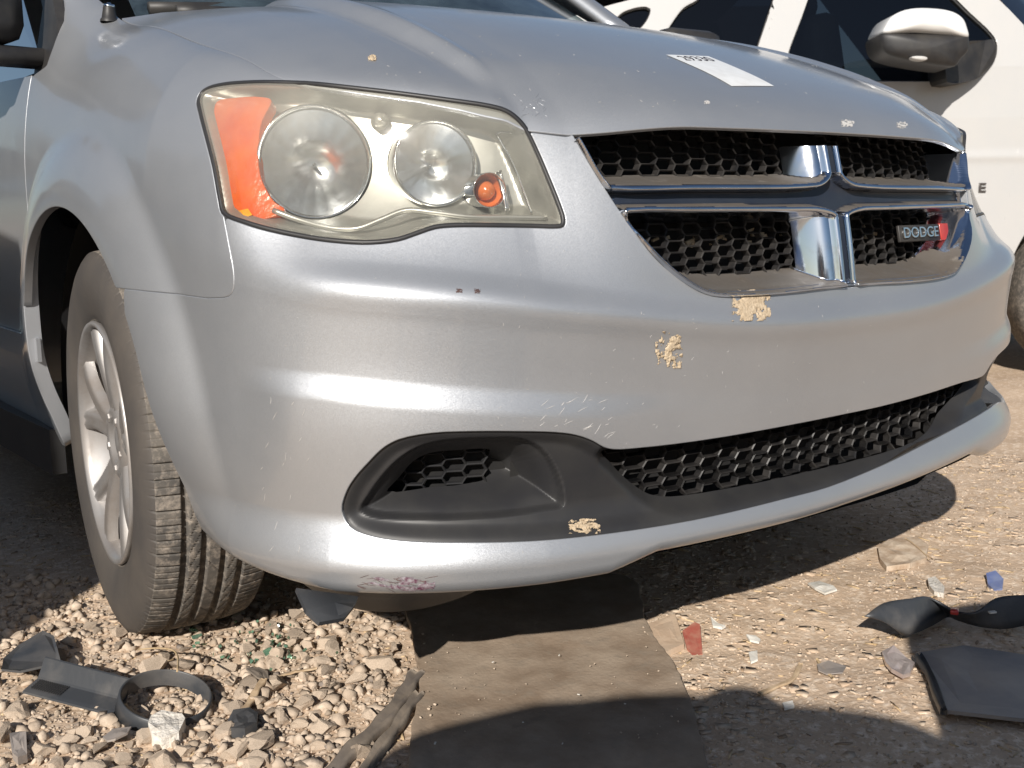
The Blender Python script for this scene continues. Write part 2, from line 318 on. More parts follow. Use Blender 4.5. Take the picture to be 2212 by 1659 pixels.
def smooth_poly(pts,n=6,closed=True,sharp=()):
    """Catmull-Rom resample; indices in sharp keep their corner"""
    P=np.asarray(pts,float);m=len(P);out=[]
    for i in range(m if closed else m-1):
        p0,p1,p2,p3=P[(i-1)%m],P[i],P[(i+1)%m],P[(i+2)%m]
        if not closed:
            if i==0:p0=p1
            if i==m-2:p3=p2
        if i in sharp:p0=p1
        if (i+1)%m in sharp:p3=p2
        d01=max(np.linalg.norm(p1-p0),1e-6)**.5;d12=max(np.linalg.norm(p2-p1),1e-6)**.5;d23=max(np.linalg.norm(p3-p2),1e-6)**.5
        m1=(p1-p0)/d01-(p2-p0)/(d01+d12)+(p2-p1)/d12 if d01>1e-2 else (p2-p1)/d12
        m2=(p2-p1)/d12-(p3-p1)/(d12+d23)+(p3-p2)/d23 if d23>1e-2 else (p2-p1)/d12
        m1=m1*d12;m2=m2*d12
        for k in range(n):
            t=k/n;out.append((2*t**3-3*t*t+1)*p1+(t**3-2*t*t+t)*m1+(-2*t**3+3*t*t)*p2+(t**3-t*t)*m2)
    if not closed: out.append(P[-1])
    return np.array(out)
def sdf(Q,poly,margin=.12):
    """signed distance, negative inside; only exact within margin of the bbox"""
    Q=np.asarray(Q,float);sh=Q.shape[:-1];Q=Q.reshape(-1,2);lo=poly.min(0)-margin;hi=poly.max(0)+margin
    out=np.full(len(Q),margin);idx=np.where(((Q>=lo)&(Q<=hi)).all(1))[0]
    for c in range(0,len(idx),20000):
        ii=idx[c:c+20000];q=Q[ii];A=poly;B=np.roll(poly,-1,0);best=np.full(len(q),1e9);ins=np.zeros(len(q),bool)
        for a,b in zip(A,B):
            e=b-a;w=q-a;t=np.clip((w@e)/max(e@e,1e-12),0,1);d=w-t[:,None]*e;best=np.minimum(best,(d*d).sum(1))
            cnd=(a[1]>q[:,1])!=(b[1]>q[:,1])
            if cnd.any():
                xi=a[0]+(q[:,1]-a[1])/(b[1]-a[1]+1e-15)*e[0]; ins^=cnd&(q[:,0]<xi)
        out[ii]=np.sqrt(best)*np.where(ins,-1,1)
    return out.reshape(sh)
def grid_faces(n,m):
    i=np.arange(n-1)[:,None]*m+np.arange(m-1)[None,:];i=i.ravel()
    return np.stack([i,i+m,i+m+1,i+1],1)
def clip(V,Nn,F,lev):
    """keep lev>0; exact cut along grid edges. returns V,N,faces"""
    V=list(map(tuple,V));Nn=list(map(tuple,Nn));ins=lev>0
    cnt=ins[F].sum(1);keep=[tuple(f) for f in F[cnt==4].tolist()];mix=F[(cnt>0)&(cnt<4)].tolist();cache={}
    def cut(i,j):
        k=(i,j) if i<j else (j,i)
        if k not in cache:
            t=lev[k[0]]/(lev[k[0]]-lev[k[1]]);a,b=V[k[0]],V[k[1]];c,d=Nn[k[0]],Nn[k[1]]
            V.append(tuple(a[q]+(b[q]-a[q])*t for q in range(3)))
            n=[c[q]+(d[q]-c[q])*t for q in range(3)];l=math.sqrt(sum(x*x for x in n)) or 1
            Nn.append(tuple(x/l for x in n));cache[k]=len(V)-1
        return cache[k]
    for f in mix:
        o=[]
        for a,b in zip(f,f[1:]+f[:1]):
            if ins[a]:o.append(a)
            if ins[a]!=ins[b]:o.append(cut(a,b))
        o2=[x for i,x in enumerate(o) if x!=o[i-1]]
        if len(o2)>=3:keep.append(tuple(o2))
    used=sorted({i for f in keep for i in f});mp={o:i for i,o in enumerate(used)}
    return np.array([V[i] for i in used]),np.array([Nn[i] for i in used]),[tuple(mp[i] for i in f) for f in keep]
def flange(V,Nn,F,depth=.012,r=.0018,sel=None):
    """roll the open edges inwards: a small round then a return of the given depth"""
    ec={}
    for f in F:
        for a,b in zip(f,f[1:]+f[:1]):
            ec.setdefault((min(a,b),max(a,b)),[]).append((a,b))
    be=[e[0] for e in ec.values() if len(e)==1]
    tan={}
    for a,b in be:
        t=V[b]-V[a];tan[a]=tan.get(a,0)+t;tan[b]=tan.get(b,0)+t
    if sel is not None: be=[(a,b) for a,b in be if sel(V[a]) and sel(V[b])]
    vs=sorted({i for e in be for i in e});k=len(V);Va=list(V);Na=list(Nn);F=list(F);idx={}
    for i in vs:
        n=Nn[i];t=tan[i];l=np.linalg.norm(t);t=t/l if l>1e-9 else np.array([1.,0,0])
        o=np.cross(t,n);o/=max(np.linalg.norm(o),1e-9)
        idx[i]=len(Va)
        Va+= [V[i]+o*r*.7-n*r*.3,V[i]+o*r-n*r,V[i]+o*r-n*depth]
        nn=(n+o)/np.linalg.norm(n+o);Na+=[nn,o,o]
    for a,b in be:
        p,q=idx[a],idx[b]
        F+= [(b,a,p,q),(q,p,p+1,q+1),(q+1,p+1,p+2,q+2)]
    return np.array(Va),np.array(Na),F
def surf_normals(fn,A,B,h=.0008):
    pa=fn(A+h,B)-fn(A-h,B);pb=fn(A,B+h)-fn(A,B-h);n=np.cross(pa,pb);l=np.linalg.norm(n,axis=-1,keepdims=True);return n/np.maximum(l,1e-12)
def skin_off(s,z,off):
    a=np.abs(s);x,y,nx,ny=plan_at(a);D=dfun(s,z)+off
    return np.stack(np.broadcast_arrays((x+nx*D)*np.where(s<0,-1,1),y+ny*D,z),-1)
def skin_piece(name,s0,s1,zf,level,m,parent,ds=.006,nz=150,off=0.,offf=None,flg=True,depth=.014,zpow=None,flip=False,r=.0018):
    s=np.linspace(s0,s1,max(int(abs(s1-s0)/ds),4)+1);t=np.linspace(0,1,nz)
    zlo,zhi=zf(s);Z=zlo[:,None]+(zhi-zlo)[:,None]*t[None,:];S=np.repeat(s[:,None],nz,1)
    fn=(lambda a,b:skin_off(a,b,off)) if offf is None else (lambda a,b:skin_off(a,b,offf(a,b)))
    V=fn(S,Z);N=surf_normals(fn,S,Z)
    # outward check
    x,y,nx,ny=plan_at(np.abs(S)); outw=np.stack([nx*np.where(S<0,-1,1),ny,np.zeros_like(nx)+.3],-1)
    if (N*outw).sum()<0: N=-N
    F=grid_faces(len(s),nz)
    a,b,c=V.reshape(-1,3)[F[:,0]],V.reshape(-1,3)[F[:,1]],V.reshape(-1,3)[F[:,3]]
    g=np.cross(b-a,c-a);
    if (g*N.reshape(-1,3)[F[:,0]]).sum()<0: F=F[:,::-1]
    lev=level(S,Z).ravel() if level is not None else np.ones(S.size)
    V2,N2,F2=clip(V.reshape(-1,3),N.reshape(-1,3),F,lev)
    if flg: V2,N2,F2=flange(V2,N2,F2,depth,r)
    return mesh_obj(name,V2,F2,m,parent,True,N2)
def tube(pts,r,n=10,closed=False,caps=True,prof=None):
    P=np.asarray(pts,float);k=len(P);rr=np.broadcast_to(np.asarray(r,float),(k,));V=[];F=[];up=np.array([0,0,1.]);prev=None
    for i in range(k):
        t=P[(i+1)%k]-P[i-1] if closed else P[min(i+1,k-1)]-P[max(i-1,0)];t/=max(np.linalg.norm(t),1e-9)
        if prev is None:
            a=np.cross(t,up)
            if np.linalg.norm(a)<.1:a=np.cross(t,np.array([1.,0,0]))
        else:a=prev-t*(prev@t)
        a/=np.linalg.norm(a);prev=a;b=np.cross(t,a)
        for j in range(n):
            an=2*math.pi*j/n;ca,sa=(math.cos(an),math.sin(an))
            if prof: ca*=prof[0];sa*=prof[1]
            V.append(P[i]+(a*ca+b*sa)*rr[i])
    for i in range(k if closed else k-1):
        for j in range(n):
            F.append((i*n+j,i*n+(j+1)%n,((i+1)%k)*n+(j+1)%n,((i+1)%k)*n+j))
    if caps and not closed:
        F.append(tuple(range(n-1,-1,-1)));F.append(tuple((k-1)*n+j for j in range(n)))
    return np.array(V),F
def join(parts):
    V=[];F=[];o=0
    for v,f in parts:
        v=np.asarray(v);V.append(v);F+=[tuple(i+o for i in q) for q in f];o+=len(v)
    return np.concatenate(V),F
def boxv(c,sz,rot=None,bev=0.):
    c=np.array(c,float);h=np.array(sz,float)/2
    if bev<=0:
        V=np.array([[x,y,z] for x in(-1,1) for y in(-1,1) for z in(-1,1)],float)*h
        F=[(0,1,3,2),(4,6,7,5),(0,4,5,1),(2,3,7,6),(0,2,6,4),(1,5,7,3)]
    else:
        bm=bmesh.new();bmesh.ops.create_cube(bm,size=1.0)
        for v in bm.verts:v.co=Vector((v.co.x*2*h[0],v.co.y*2*h[1],v.co.z*2*h[2]))
        bmesh.ops.bevel(bm,geom=bm.edges[:],offset=bev,segments=2,affect='EDGES',profile=.5)
        V=np.array([v.co[:] for v in bm.verts]);F=[tuple(v.index for v in f.verts) for f in bm.faces];bm.free()
    if rot is not None:V=V@np.array(rot).T
    return V+c,F
def rotm(ax,ang):
    return np.array(Matrix.Rotation(ang,3,ax))
def lathe(prof,axis_o,axis_d,n=64,up=(0,0,1),closed=False):
    """prof: list of (radius, distance along axis)"""
    d=np.array(axis_d,float);d/=np.linalg.norm(d);u=np.cross(d,np.array(up,float));u/=np.linalg.norm(u);v=np.cross(d,u)
    a=np.linspace(0,2*np.pi,n,endpoint=False);o=np.array(axis_o,float);V=[]
    for r,h in prof:V.append(o+d*h+(np.cos(a)[:,None]*u+np.sin(a)[:,None]*v)*r)
    k=len(prof);F=[]
    for i in range(k-1):
        for j in range(n):F.append((i*n+j,i*n+(j+1)%n,(i+1)*n+(j+1)%n,(i+1)*n+j))
    return np.concatenate(V),F
def prism(poly,z0,z1,fn):
    """polygon in 2-D given thickness, mapped by fn(x,y,h)"""
    n=len(poly);V=[fn(x,y,z0) for x,y in poly]+[fn(x,y,z1) for x,y in poly]
    F=[tuple(range(n-1,-1,-1)),tuple(range(n,2*n))]+[(i,(i+1)%n,n+(i+1)%n,n+i) for i in range(n)]
    return np.array(V),F
def T(pts,extra=0.):
    """trace: picture outline to skin coordinates (s,z)"""
    return np.array([on_wall(u,v,extra)[:2] for u,v in pts])
def mir(p): p=np.array(p)[::-1].copy(); p[:,0]*=-1; return p
def obj_text(name,txt,size,m,parent,ex=.002,bev=.0):
    cu=bpy.data.curves.new(name,'FONT');cu.body=txt;cu.size=size;cu.extrude=ex;cu.bevel_depth=bev;cu.align_x='CENTER';cu.align_y='CENTER'
    tmp=bpy.data.objects.new(name+'_c',cu);COL.objects.link(tmp);dg=bpy.context.evaluated_depsgraph_get();me=bpy.data.meshes.new_from_object(tmp.evaluated_get(dg));
    bpy.data.objects.remove(tmp);me.name=name;me.materials.clear();me.materials.append(m)
    o=bpy.data.objects.new(name,me);link(o,parent);return o
def place_axes(o,loc,xa,ya,za):
    mtx=Matrix.Identity(4)
    for i in range(3):mtx[i][0]=xa[i];mtx[i][1]=ya[i];mtx[i][2]=za[i];mtx[i][3]=loc[i]
    o.matrix_world=mtx

# ------------------------------------------------------------------ the minivan
van=thing('minivan','silver minivan with hazed headlight, chrome crosshair grille and mud splats on its bumper','minivan')
# outlines traced as (s,z) on the body
HLx=[(105,200),(122,160),(160,135),(240,116),(350,106),(520,103),(690,108),(900,128),(1200,162),(1500,202),(1700,232),(1790,258),(1850,300),(1900,360),(1960,480),(2020,620),(2080,770),(2104,850),(2096,882),(2060,889),(1950,886),(1700,882),(1500,882),(1400,892),(1300,925),(1200,958),(1050,975),(900,970),(700,945),(500,905),(350,862),(240,812),(222,740),(190,560),(150,400),(115,262)]
def hp(l): return [((700+.7233*x)/1.8228,(250+.7233*y)/1.8228) for x,y in l]
HL=smooth_poly(T(hp(HLx)),3)
HLR=mir(HL)
GR_L=T([(1225,266),(1262,335),(1305,405),(1340,458),(1400,540),(1450,590),(1500,625),(1530,637),(1600,641),(1700,634),(1800,622)])
GR=np.concatenate([[(-.535,.95)],GR_L,[(0,GR_L[-1][1]-.002)],mir(GR_L),[(.535,.95)]])
GR=smooth_poly(GR,4,sharp=(0,1,len(GR)-1,len(GR)-2))
LOW_T=T([(738,1105),(748,1062),(768,1030),(795,1000),(825,970),(860,950),(930,936),(1020,932),(1120,932),(1200,934),(1245,940),(1280,952),(1305,966),(1327,971),(1380,968),(1500,954),(1700,920),(1820,896)])
LOW_B=T([(1790,1052),(1700,1076),(1500,1123),(1300,1154),(1150,1168),(1000,1171),(880,1168),(800,1156),(755,1136)])
RT=T([(1900,879),(2000,852),(2080,826),(2136,806)]);RB=T([(2158,868),(2100,905),(2000,958),(1900,1008)])
LOW=np.concatenate([LOW_T,RT[:3],mir(LOW_T[:14])+[0,.004],mir(LOW_B[5:])+[0,.028],RB,LOW_B])
LOW=smooth_poly(LOW,3)
SEAM=np.array([(1.003,1.4),(1.003,.935),(1.19,.93),(1.141,.882),(1.086,.802),(1.056,.738),(1.042,.692),(1.047,.668),(1.069,.660),(1.284,.664),(1.5,.664),(3.2,.664),(3.2,1.4)])
SEAM=smooth_poly(SEAM,4,sharp=(0,1,2,3,9,10,11,12))
S_ARCH=s_of_y(.30); S_DOOR=s_of_y(.365)
def lev_common(S,Z,gap=.002):
    x,y,nx,ny=plan_at(np.abs(S)); q=np.stack([S,Z],-1)
    f=arch_d(y,Z)
    f=np.minimum(f,sdf(q,HL)-.0035); f=np.minimum(f,sdf(q,HLR)-.0035)
    f=np.minimum(f,sdf(q,GR)-.001); f=np.minimum(f,sdf(q,LOW)-.0015)
    return f,y
def zf_front(s):
    a=np.abs(s); zb=lin(a,[0,.42,.50,.9,1.1,1.25],[.275,.275,.254,.250,.262,.262])+.026*sstep(s,-.2,.6)+.0
    return zb, ztop(a)-.004-.007*sstep(a,.50,.53)*(1-sstep(a,.60,.66))
def lev_bumper(S,Z):
    f,y=lev_common(S,Z); q=np.stack([np.abs(S),Z],-1); f=np.minimum(f,sdf(q,SEAM,.08)-.0024)
    f=np.minimum(f,(-.34-y)+.0)   # nothing behind the wheel
    return f
bump=skin_piece('bumper_cover',-1.36,1.36,zf_front,lev_bumper,M['silver'],van,ds=.0055,nz=250,depth=.018)
def lev_fender(S,Z):
    x,y,nx,ny=plan_at(np.abs(S)); q=np.stack([S,Z],-1)
    f=arch_d(y,Z); f=np.minimum(f,sdf(q,HL)-.0035); f=np.minimum(f,sdf(q,HLR)-.0035)
    q=np.stack([np.abs(S),Z],-1); f=np.minimum(f,np.maximum(-sdf(q,SEAM,.08)-.0012, y-.1-0*y))
    f=np.minimum(f,lin(Z,[1.0,1.058,1.072,1.11,1.165,1.22,1.30],[.362,.362,.286,.288,.303,.37,.48])-y)
    return f
def zf_fender(s):
    a=np.abs(s); return np.full_like(s,.20),ztop(a)-.0015
# nonlinear z so that the rolled shoulder stays smooth
def skin_fender(side):
    s=np.linspace(1.0,s_of_y(.46),205);t=np.concatenate([np.linspace(0,.78,120),.78+.22*np.sin(np.linspace(0,np.pi/2,60))[1:]])
    zlo,zhi=zf_fender(s);Z=zlo[:,None]+(zhi-zlo)[:,None]*t[None,:];S=np.repeat(s[:,None],len(t),1)*side
    V=skin(S,Z);F=grid_faces(*Z.shape)
    me=V.reshape(-1,3)
    # normals from the grid itself
    da=np.gradient(V,axis=0);db=np.gradient(V,axis=1);N=np.cross(da,db);N/=np.maximum(np.linalg.norm(N,axis=-1,keepdims=True),1e-12)
    if N[60,60,0]*side<0:N=-N
    g=np.cross(me[F[:,1]]-me[F[:,0]],me[F[:,3]]-me[F[:,0]])
    if (g*N.reshape(-1,3)[F[:,0]]).sum()<0:F=F[:,::-1]
    v,n,f=clip(me,N.reshape(-1,3),F,lev_fender(S,Z).ravel()); v,n,f=flange(v,n,f,.016)
    return mesh_obj('fender',v,f,M['silver'],van,True,n)
fend=skin_fender(-1); skin_fender(1)
# hood
def build_hood():
    u=np.linspace(-1,1,241);v=np.concatenate([np.linspace(0,.15,40),np.linspace(.15,1,130)[1:]])
    U,Vv=np.meshgrid(u,v,indexing='ij')
    P=hood(U,np.clip(Vv,0,1));P[...,0]*=.9975
    # round the nose downwards
    nose=np.exp(-Vv/.012);P[...,2]-=.010*nose*(1-np.abs(U)**5)
    F=grid_faces(*U.shape);du=np.gradient(P,axis=0);dv=np.gradient(P,axis=1);N=np.cross(du,dv);N/=np.maximum(np.linalg.norm(N,axis=-1,keepdims=True),1e-12)
    if N[120,60,2]<0:N=-N
    me=P.reshape(-1,3);g=np.cross(me[F[:,1]]-me[F[:,0]],me[F[:,3]]-me[F[:,0]])
    if (g*N.reshape(-1,3)[F[:,0]]).sum()<0:F=F[:,::-1]
    v,n,f=flange(me,N.reshape(-1,3),[tuple(q) for q in F.tolist()],.007,.002)
    o=mesh_obj('hood',v,f,M['silver'],van,True,n); return P
HP=build_hood()
from mathutils.bvhtree import BVHTree
def bvh_of(o):
    me=o.data;return BVHTree.FromPolygons([v.co[:] for v in me.vertices],[p.vertices[:] for p in me.polygons])
hoodo=[o for o in COL.objects if o.name=='hood'][0]; HB=bvh_of(hoodo)
def on_hood(u,v):
    h=HB.ray_cast(Vector(CAM_LOC.tolist()),Vector(ray(u,v).tolist()));return np.array(h[0]),np.array(h[1])
# ---- grille
W_UL=np.concatenate([T([(1246,285),(1266,322),(1292,370),(1310,391),(1330,396),(1500,395),(1740,393),(1776,386),(1791,364),(1787,330),(1776,296)]),[(-.055,.94),(-.52,.94)]])
W_LL=T([(1352,466),(1375,461),(1500,460),(1700,459),(1780,461),(1808,474),(1820,505),(1828,560),(1833,597),(1750,616),(1600,628),(1540,626),(1470,588),(1400,528)])
wins=[]
for wpl,shp in ((W_UL,(11,12)),(W_LL,())):
    p=smooth_poly(wpl,4,sharp=shp); p[:,0]=np.minimum(p[:,0],-.0205); wins+= [p,mir(p)]
def wmin(S,Z):
    q=np.stack([S,Z],-1); return np.min([sdf(q,p,.10) for p in wins],0)
_wc={}
def grille_off_from(w,go,S):
    rim=.012*np.sqrt(np.clip(1-((w-.0062)/.0072)**2,0,1))
    ch=-.010*sstep(w,.009,.0135)
    fun=-.060*np.minimum(np.minimum(sstep(-w,-.002,.016),sstep(-go,.005,.034)),np.clip((np.abs(S)-.0205)/.040,0,1)**2.2)
    edge=.008*np.exp(-((go+.004)/.003)**2)
    return -.010+rim+ch+fun+edge
def build_grille():
    s=np.linspace(-.56,.56,601);z=np.linspace(.625,.91,205);S,Z=np.meshgrid(s,z,indexing='ij')
    q=np.stack([S,Z],-1);w=wmin(S,Z);go=sdf(q,GR)
    off=grille_off_from(w,go,S)
    V=skin_off(S,Z,off);da=np.gradient(V,axis=0);db=np.gradient(V,axis=1);N=np.cross(da,db);N/=np.maximum(np.linalg.norm(N,axis=-1,keepdims=True),1e-12)
    if N[300,100,1]>0:N=-N
    F=grid_faces(*S.shape);me=V.reshape(-1,3);g=np.cross(me[F[:,1]]-me[F[:,0]],me[F[:,3]]-me[F[:,0]])
    if (g*N.reshape(-1,3)[F[:,0]]).sum()<0:F=F[:,::-1]
    lev=np.minimum(-go+.0005,np.maximum(np.maximum(w+.0145,go+.031),.0575-np.abs(S))); lev=np.minimum(lev,ztop(np.abs(S))-.012-Z)
    v,n,f=clip(me,N.reshape(-1,3),F,lev.ravel()); v,n,f=flange(v,n,f,.01,.001)
    o=mesh_obj('grille_surround',v,f,M['chrome'],van,True,n)
    # dusty ledges: faces that look upwards inside the openings
    o.data.materials.append(M['chrome_dusty'])
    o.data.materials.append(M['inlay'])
    cc=np.array([p.center[:] for p in o.data.polygons]);nz=np.array([p.normal.z for p in o.data.polygons]);ni=np.zeros(len(cc),np.int32);ni[nz>.80]=1
    from mathutils.kdtree import KDTree
    lowres=[(a,b) for a in range(0,601,3) for b in range(0,205,2)];kd=KDTree(len(lowres))
    for i,(a,b) in enumerate(lowres):kd.insert(V[a,b].tolist(),i)
    kd.balance()
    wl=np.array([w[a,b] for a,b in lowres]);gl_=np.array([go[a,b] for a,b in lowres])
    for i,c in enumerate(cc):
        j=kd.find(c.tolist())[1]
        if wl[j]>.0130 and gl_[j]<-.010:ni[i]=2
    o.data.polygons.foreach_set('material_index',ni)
    return o
gro=build_grille()
def hexmesh(name,polys,off,px,pz,parent,bar=.0036,dep=.014,shrink=-.012,m=None,z0=.0,s0=0.):
    """honeycomb of flat-topped cells as bars with a ridge, laid on the skin offset"""
    a=.60*px;b=px-a;parts=[];seen=set()
    allp=np.concatenate(polys);lo=allp.min(0);hi=allp.max(0);segs=[]
    for i in range(int((lo[0]-s0)/px)-1,int((hi[0]-s0)/px)+2):
        for j in range(int((lo[1]-z0)/pz)-1,int((hi[1]-z0)/pz)+2):
            cx=s0+i*px;cz=z0+j*pz+(i%2)*pz/2
            c=[(cx-b,cz+pz/2),(cx+b,cz+pz/2),(cx+a,cz),(cx+b,cz-pz/2),(cx-b,cz-pz/2),(cx-a,cz)]
            for k in range(6):
                p,q=c[k],c[(k+1)%6];key=tuple(sorted([(round(p[0],4),round(p[1],4)),(round(q[0],4),round(q[1],4))]))
                if key in seen:continue
                seen.add(key);segs.append((p,q))
    mids=np.array([((p[0]+q[0])/2,(p[1]+q[1])/2) for p,q in segs]);d=np.min([sdf(mids,p,.08) for p in polys],0)
    if name=='grille_mesh':d=np.maximum(d,np.maximum(sdf(mids,GR,.08)+.018,.043-np.abs(mids[:,0])))
    V=[];F=[]
    for (p,q),dd in zip(segs,d):
        if dd>shrink:continue
        p=np.array(p);q=np.array(q);t=(q-p);L=np.linalg.norm(t);t/=L;n=np.array([-t[1],t[0]]);p2=p-t*bar*.3;q2=q+t*bar*.3;k=len(V)
        for e in(p2,q2):
            for w_,o_ in((-bar*.5,-dep),(-bar*.34,-.002),(0,0.0),(bar*.34,-.002),(bar*.5,-dep)):
                r_=e+n*w_;V.append(skin_off(np.array(r_[0]),np.array(r_[1]),off+o_))
        for c in range(4):F.append((k+c,k+c+1,k+6+c,k+5+c))
        F.append((k,k+1,k+2,k+3,k+4));F.append((k+9,k+8,k+7,k+6,k+5))
    return mesh_obj(name,np.array(V),F,m or M['black_gloss'],parent,False)
for _w in wins: hexmesh('grille_mesh',[_w],-.062,  .0345,.0178,van,z0=.662,s0=-.39)
# plain dark sheets that stand in for shade behind the openings
def backing(name,s0,s1,z0,z1_,off,parent,m=None):
    s=np.linspace(s0,s1,60);z=np.linspace(z0,z1_,8);S,Z=np.meshgrid(s,z,indexing='ij');V=skin_off(S,Z,off).reshape(-1,3)
    return mesh_obj(name,V,grid_faces(60,8).tolist(),m or M['void'],parent)
# plain dark sheet in place of the shade behind the mesh
backing('grille_backing',-.56,.56,.60,.96,-.112,van)
# straw and litter caught behind the lower openings
lit=[]
for _ in range(26):
    s_=rnd.uniform(-.36,.30);z_=rnd.uniform(.715,.742);p=skin_off(np.array(s_),np.array(z_),-.084)
    lit.append(boxv(p,(rnd.uniform(.010,.03),.004,rnd.uniform(.003,.008)),rotm('Y',rnd.uniform(-.3,.3))@rotm('X',rnd.uniform(-.3,.3))))
v,f=join(lit);mesh_obj('grille_litter',v,f,M['mud'],van,False,kind='stuff')['label']='bits of dry leaf caught behind the grille mesh'
# badge on the driver's side lower grille
bc,bz=on_wall(1991,503,-.040)[:2]
def on_off(s,z,off): return skin_off(np.array(float(s)),np.array(float(z)),off)
P0=on_off(bc,bz,-.038);tx=on_off(bc+.02,bz,-.054)-on_off(bc-.02,bz,-.054);tx/=np.linalg.norm(tx);tz=on_off(bc,bz+.01,-.044)-on_off(bc,bz-.01,-.044);tz/=np.linalg.norm(tz);tn=np.cross(tx,tz);tn/=np.linalg.norm(tn)
if tn[1]>0:tn=-tn
Rm=np.stack([tx,-tn,tz],1)
v,f=boxv((0,0,0),(.186,.006,.030),None,.0015);badge=mesh_obj('badge',v@Rm.T+P0,f,M['trim_black'],van,True)
v,f=boxv((.079,0,0),(.034,.0085,.0315),None,.0012);mesh_obj('badge_end',v@Rm.T+P0,f,M['red'],badge,True)
v,f=boxv((.056,-.001,0),(.018,.0065,.022),None,.001)
txo=obj_text('badge_lettering','DODGE',.027,M['chrome_clean'],badge,.0016,.0003)
place_axes(txo,(P0-tx*.018+tn*.0050).tolist(),(tx*1.42).tolist(),tz.tolist(),np.cross(tx,tz).tolist() if np.cross(tx,tz)@tn>0 else (-np.cross(tx,tz)).tolist())
# ---- lower insert: fog pocket, web and intake
POCK=smooth_poly(T([(772,1108),(790,1075),(820,1035),(855,1000),(900,972),(960,956),(1060,950),(1130,952),(1180,975),(1212,1020),(1227,1070),(1226,1100),(1190,1108),(1100,1122),(1000,1128),(880,1128),(800,1122)]),3)
FMESH=smooth_poly(T([(820,1085),(850,1055),(890,1015),(930,999),(1000,996),(1084,993),(1092,1020),(1086,1062),(1030,1075),(930,1082)]),3)
INT=smooth_poly(np.concatenate([T([(1322,982),(1345,1008),(1370,1035),(1400,1060),(1435,1080),(1480,1085),(1600,1068),(1800,1024),(1900,996),(2010,956),(2040,930),(2075,890),(2110,850),(2128,822)]),LOW[[0]]*0+T([(2080,832),(2000,860),(1900,886),(1820,903),(1700,928),(1500,962)])]),3)
def ins_off(S,Z):
    q=np.stack([S,Z],-1);lo=sdf(q,LOW,.06)
    o=-.006-.010*sstep(-lo,.001,.02)
    for pk,sg in((POCK,1),(mir(POCK),1)):
        d=sdf(q,pk,.1); o=o-.078*sstep(-d,-.002,.058)-.012*sstep(-d,-.001,.004)
    d=sdf(q,INT,.1); o=o-.030*sstep(-d,-.022,.012)
    return o
def build_insert():
    s=np.linspace(LOW[:,0].min()-.01,LOW[:,0].max()+.01,560);z=np.linspace(LOW[:,1].min()-.01,LOW[:,1].max()+.01,90);S,Z=np.meshgrid(s,z,indexing='ij')
    V=skin_off(S,Z,ins_off(S,Z));da=np.gradient(V,axis=0);db=np.gradient(V,axis=1);N=np.cross(da,db);N/=np.maximum(np.linalg.norm(N,axis=-1,keepdims=True),1e-12)
    if N[280,45,1]>0:N=-N
    F=grid_faces(*S.shape);me=V.reshape(-1,3);g=np.cross(me[F[:,1]]-me[F[:,0]],me[F[:,3]]-me[F[:,0]])
    if (g*N.reshape(-1,3)[F[:,0]]).sum()<0:F=F[:,::-1]
    q=np.stack([S,Z],-1);lev=np.minimum(-sdf(q,LOW,.06)+.004,sdf(q,INT,.06));lev=np.minimum(lev,sdf(q,FMESH,.06));lev=np.minimum(lev,sdf(q,mir(FMESH),.06))
    v,n,f=clip(me,N.reshape(-1,3),F,lev.ravel()); v,n,f=flange(v,n,f,.012,.001)
    return mesh_obj('bumper_insert',v,f,M['black_matte'],van,True,n)
build_insert()
hexmesh('intake_mesh',[INT],-.040,.0375,.0205,van,bar=.0042,dep=.014,shrink=.002,z0=.36,s0=-.05)
hexmesh('fog_pocket_mesh',[FMESH],-.080,.0345,.0192,van,bar=.0048,dep=.010,shrink=.003,z0=.405,s0=-.75,m=M['black_matte'])
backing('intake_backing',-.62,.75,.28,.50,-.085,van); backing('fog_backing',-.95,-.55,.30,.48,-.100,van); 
for sg in(-1,1):
    mesh_obj('grille_side_baffle',[on_off(sg*.545,z_,o_) for z_,o_ in((.62,-.02),(.62,-.16),(.90,-.16),(.90,-.02))],[(0,1,2,3)],M['void'],van,False)
# added dark sheet behind bumper so no light leaks
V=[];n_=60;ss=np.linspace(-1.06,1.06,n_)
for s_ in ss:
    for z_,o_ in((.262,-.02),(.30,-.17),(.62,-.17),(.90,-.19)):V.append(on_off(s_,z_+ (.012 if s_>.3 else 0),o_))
mesh_obj('bumper_light_block',V,grid_faces(n_,4).tolist(),M['void'],van)
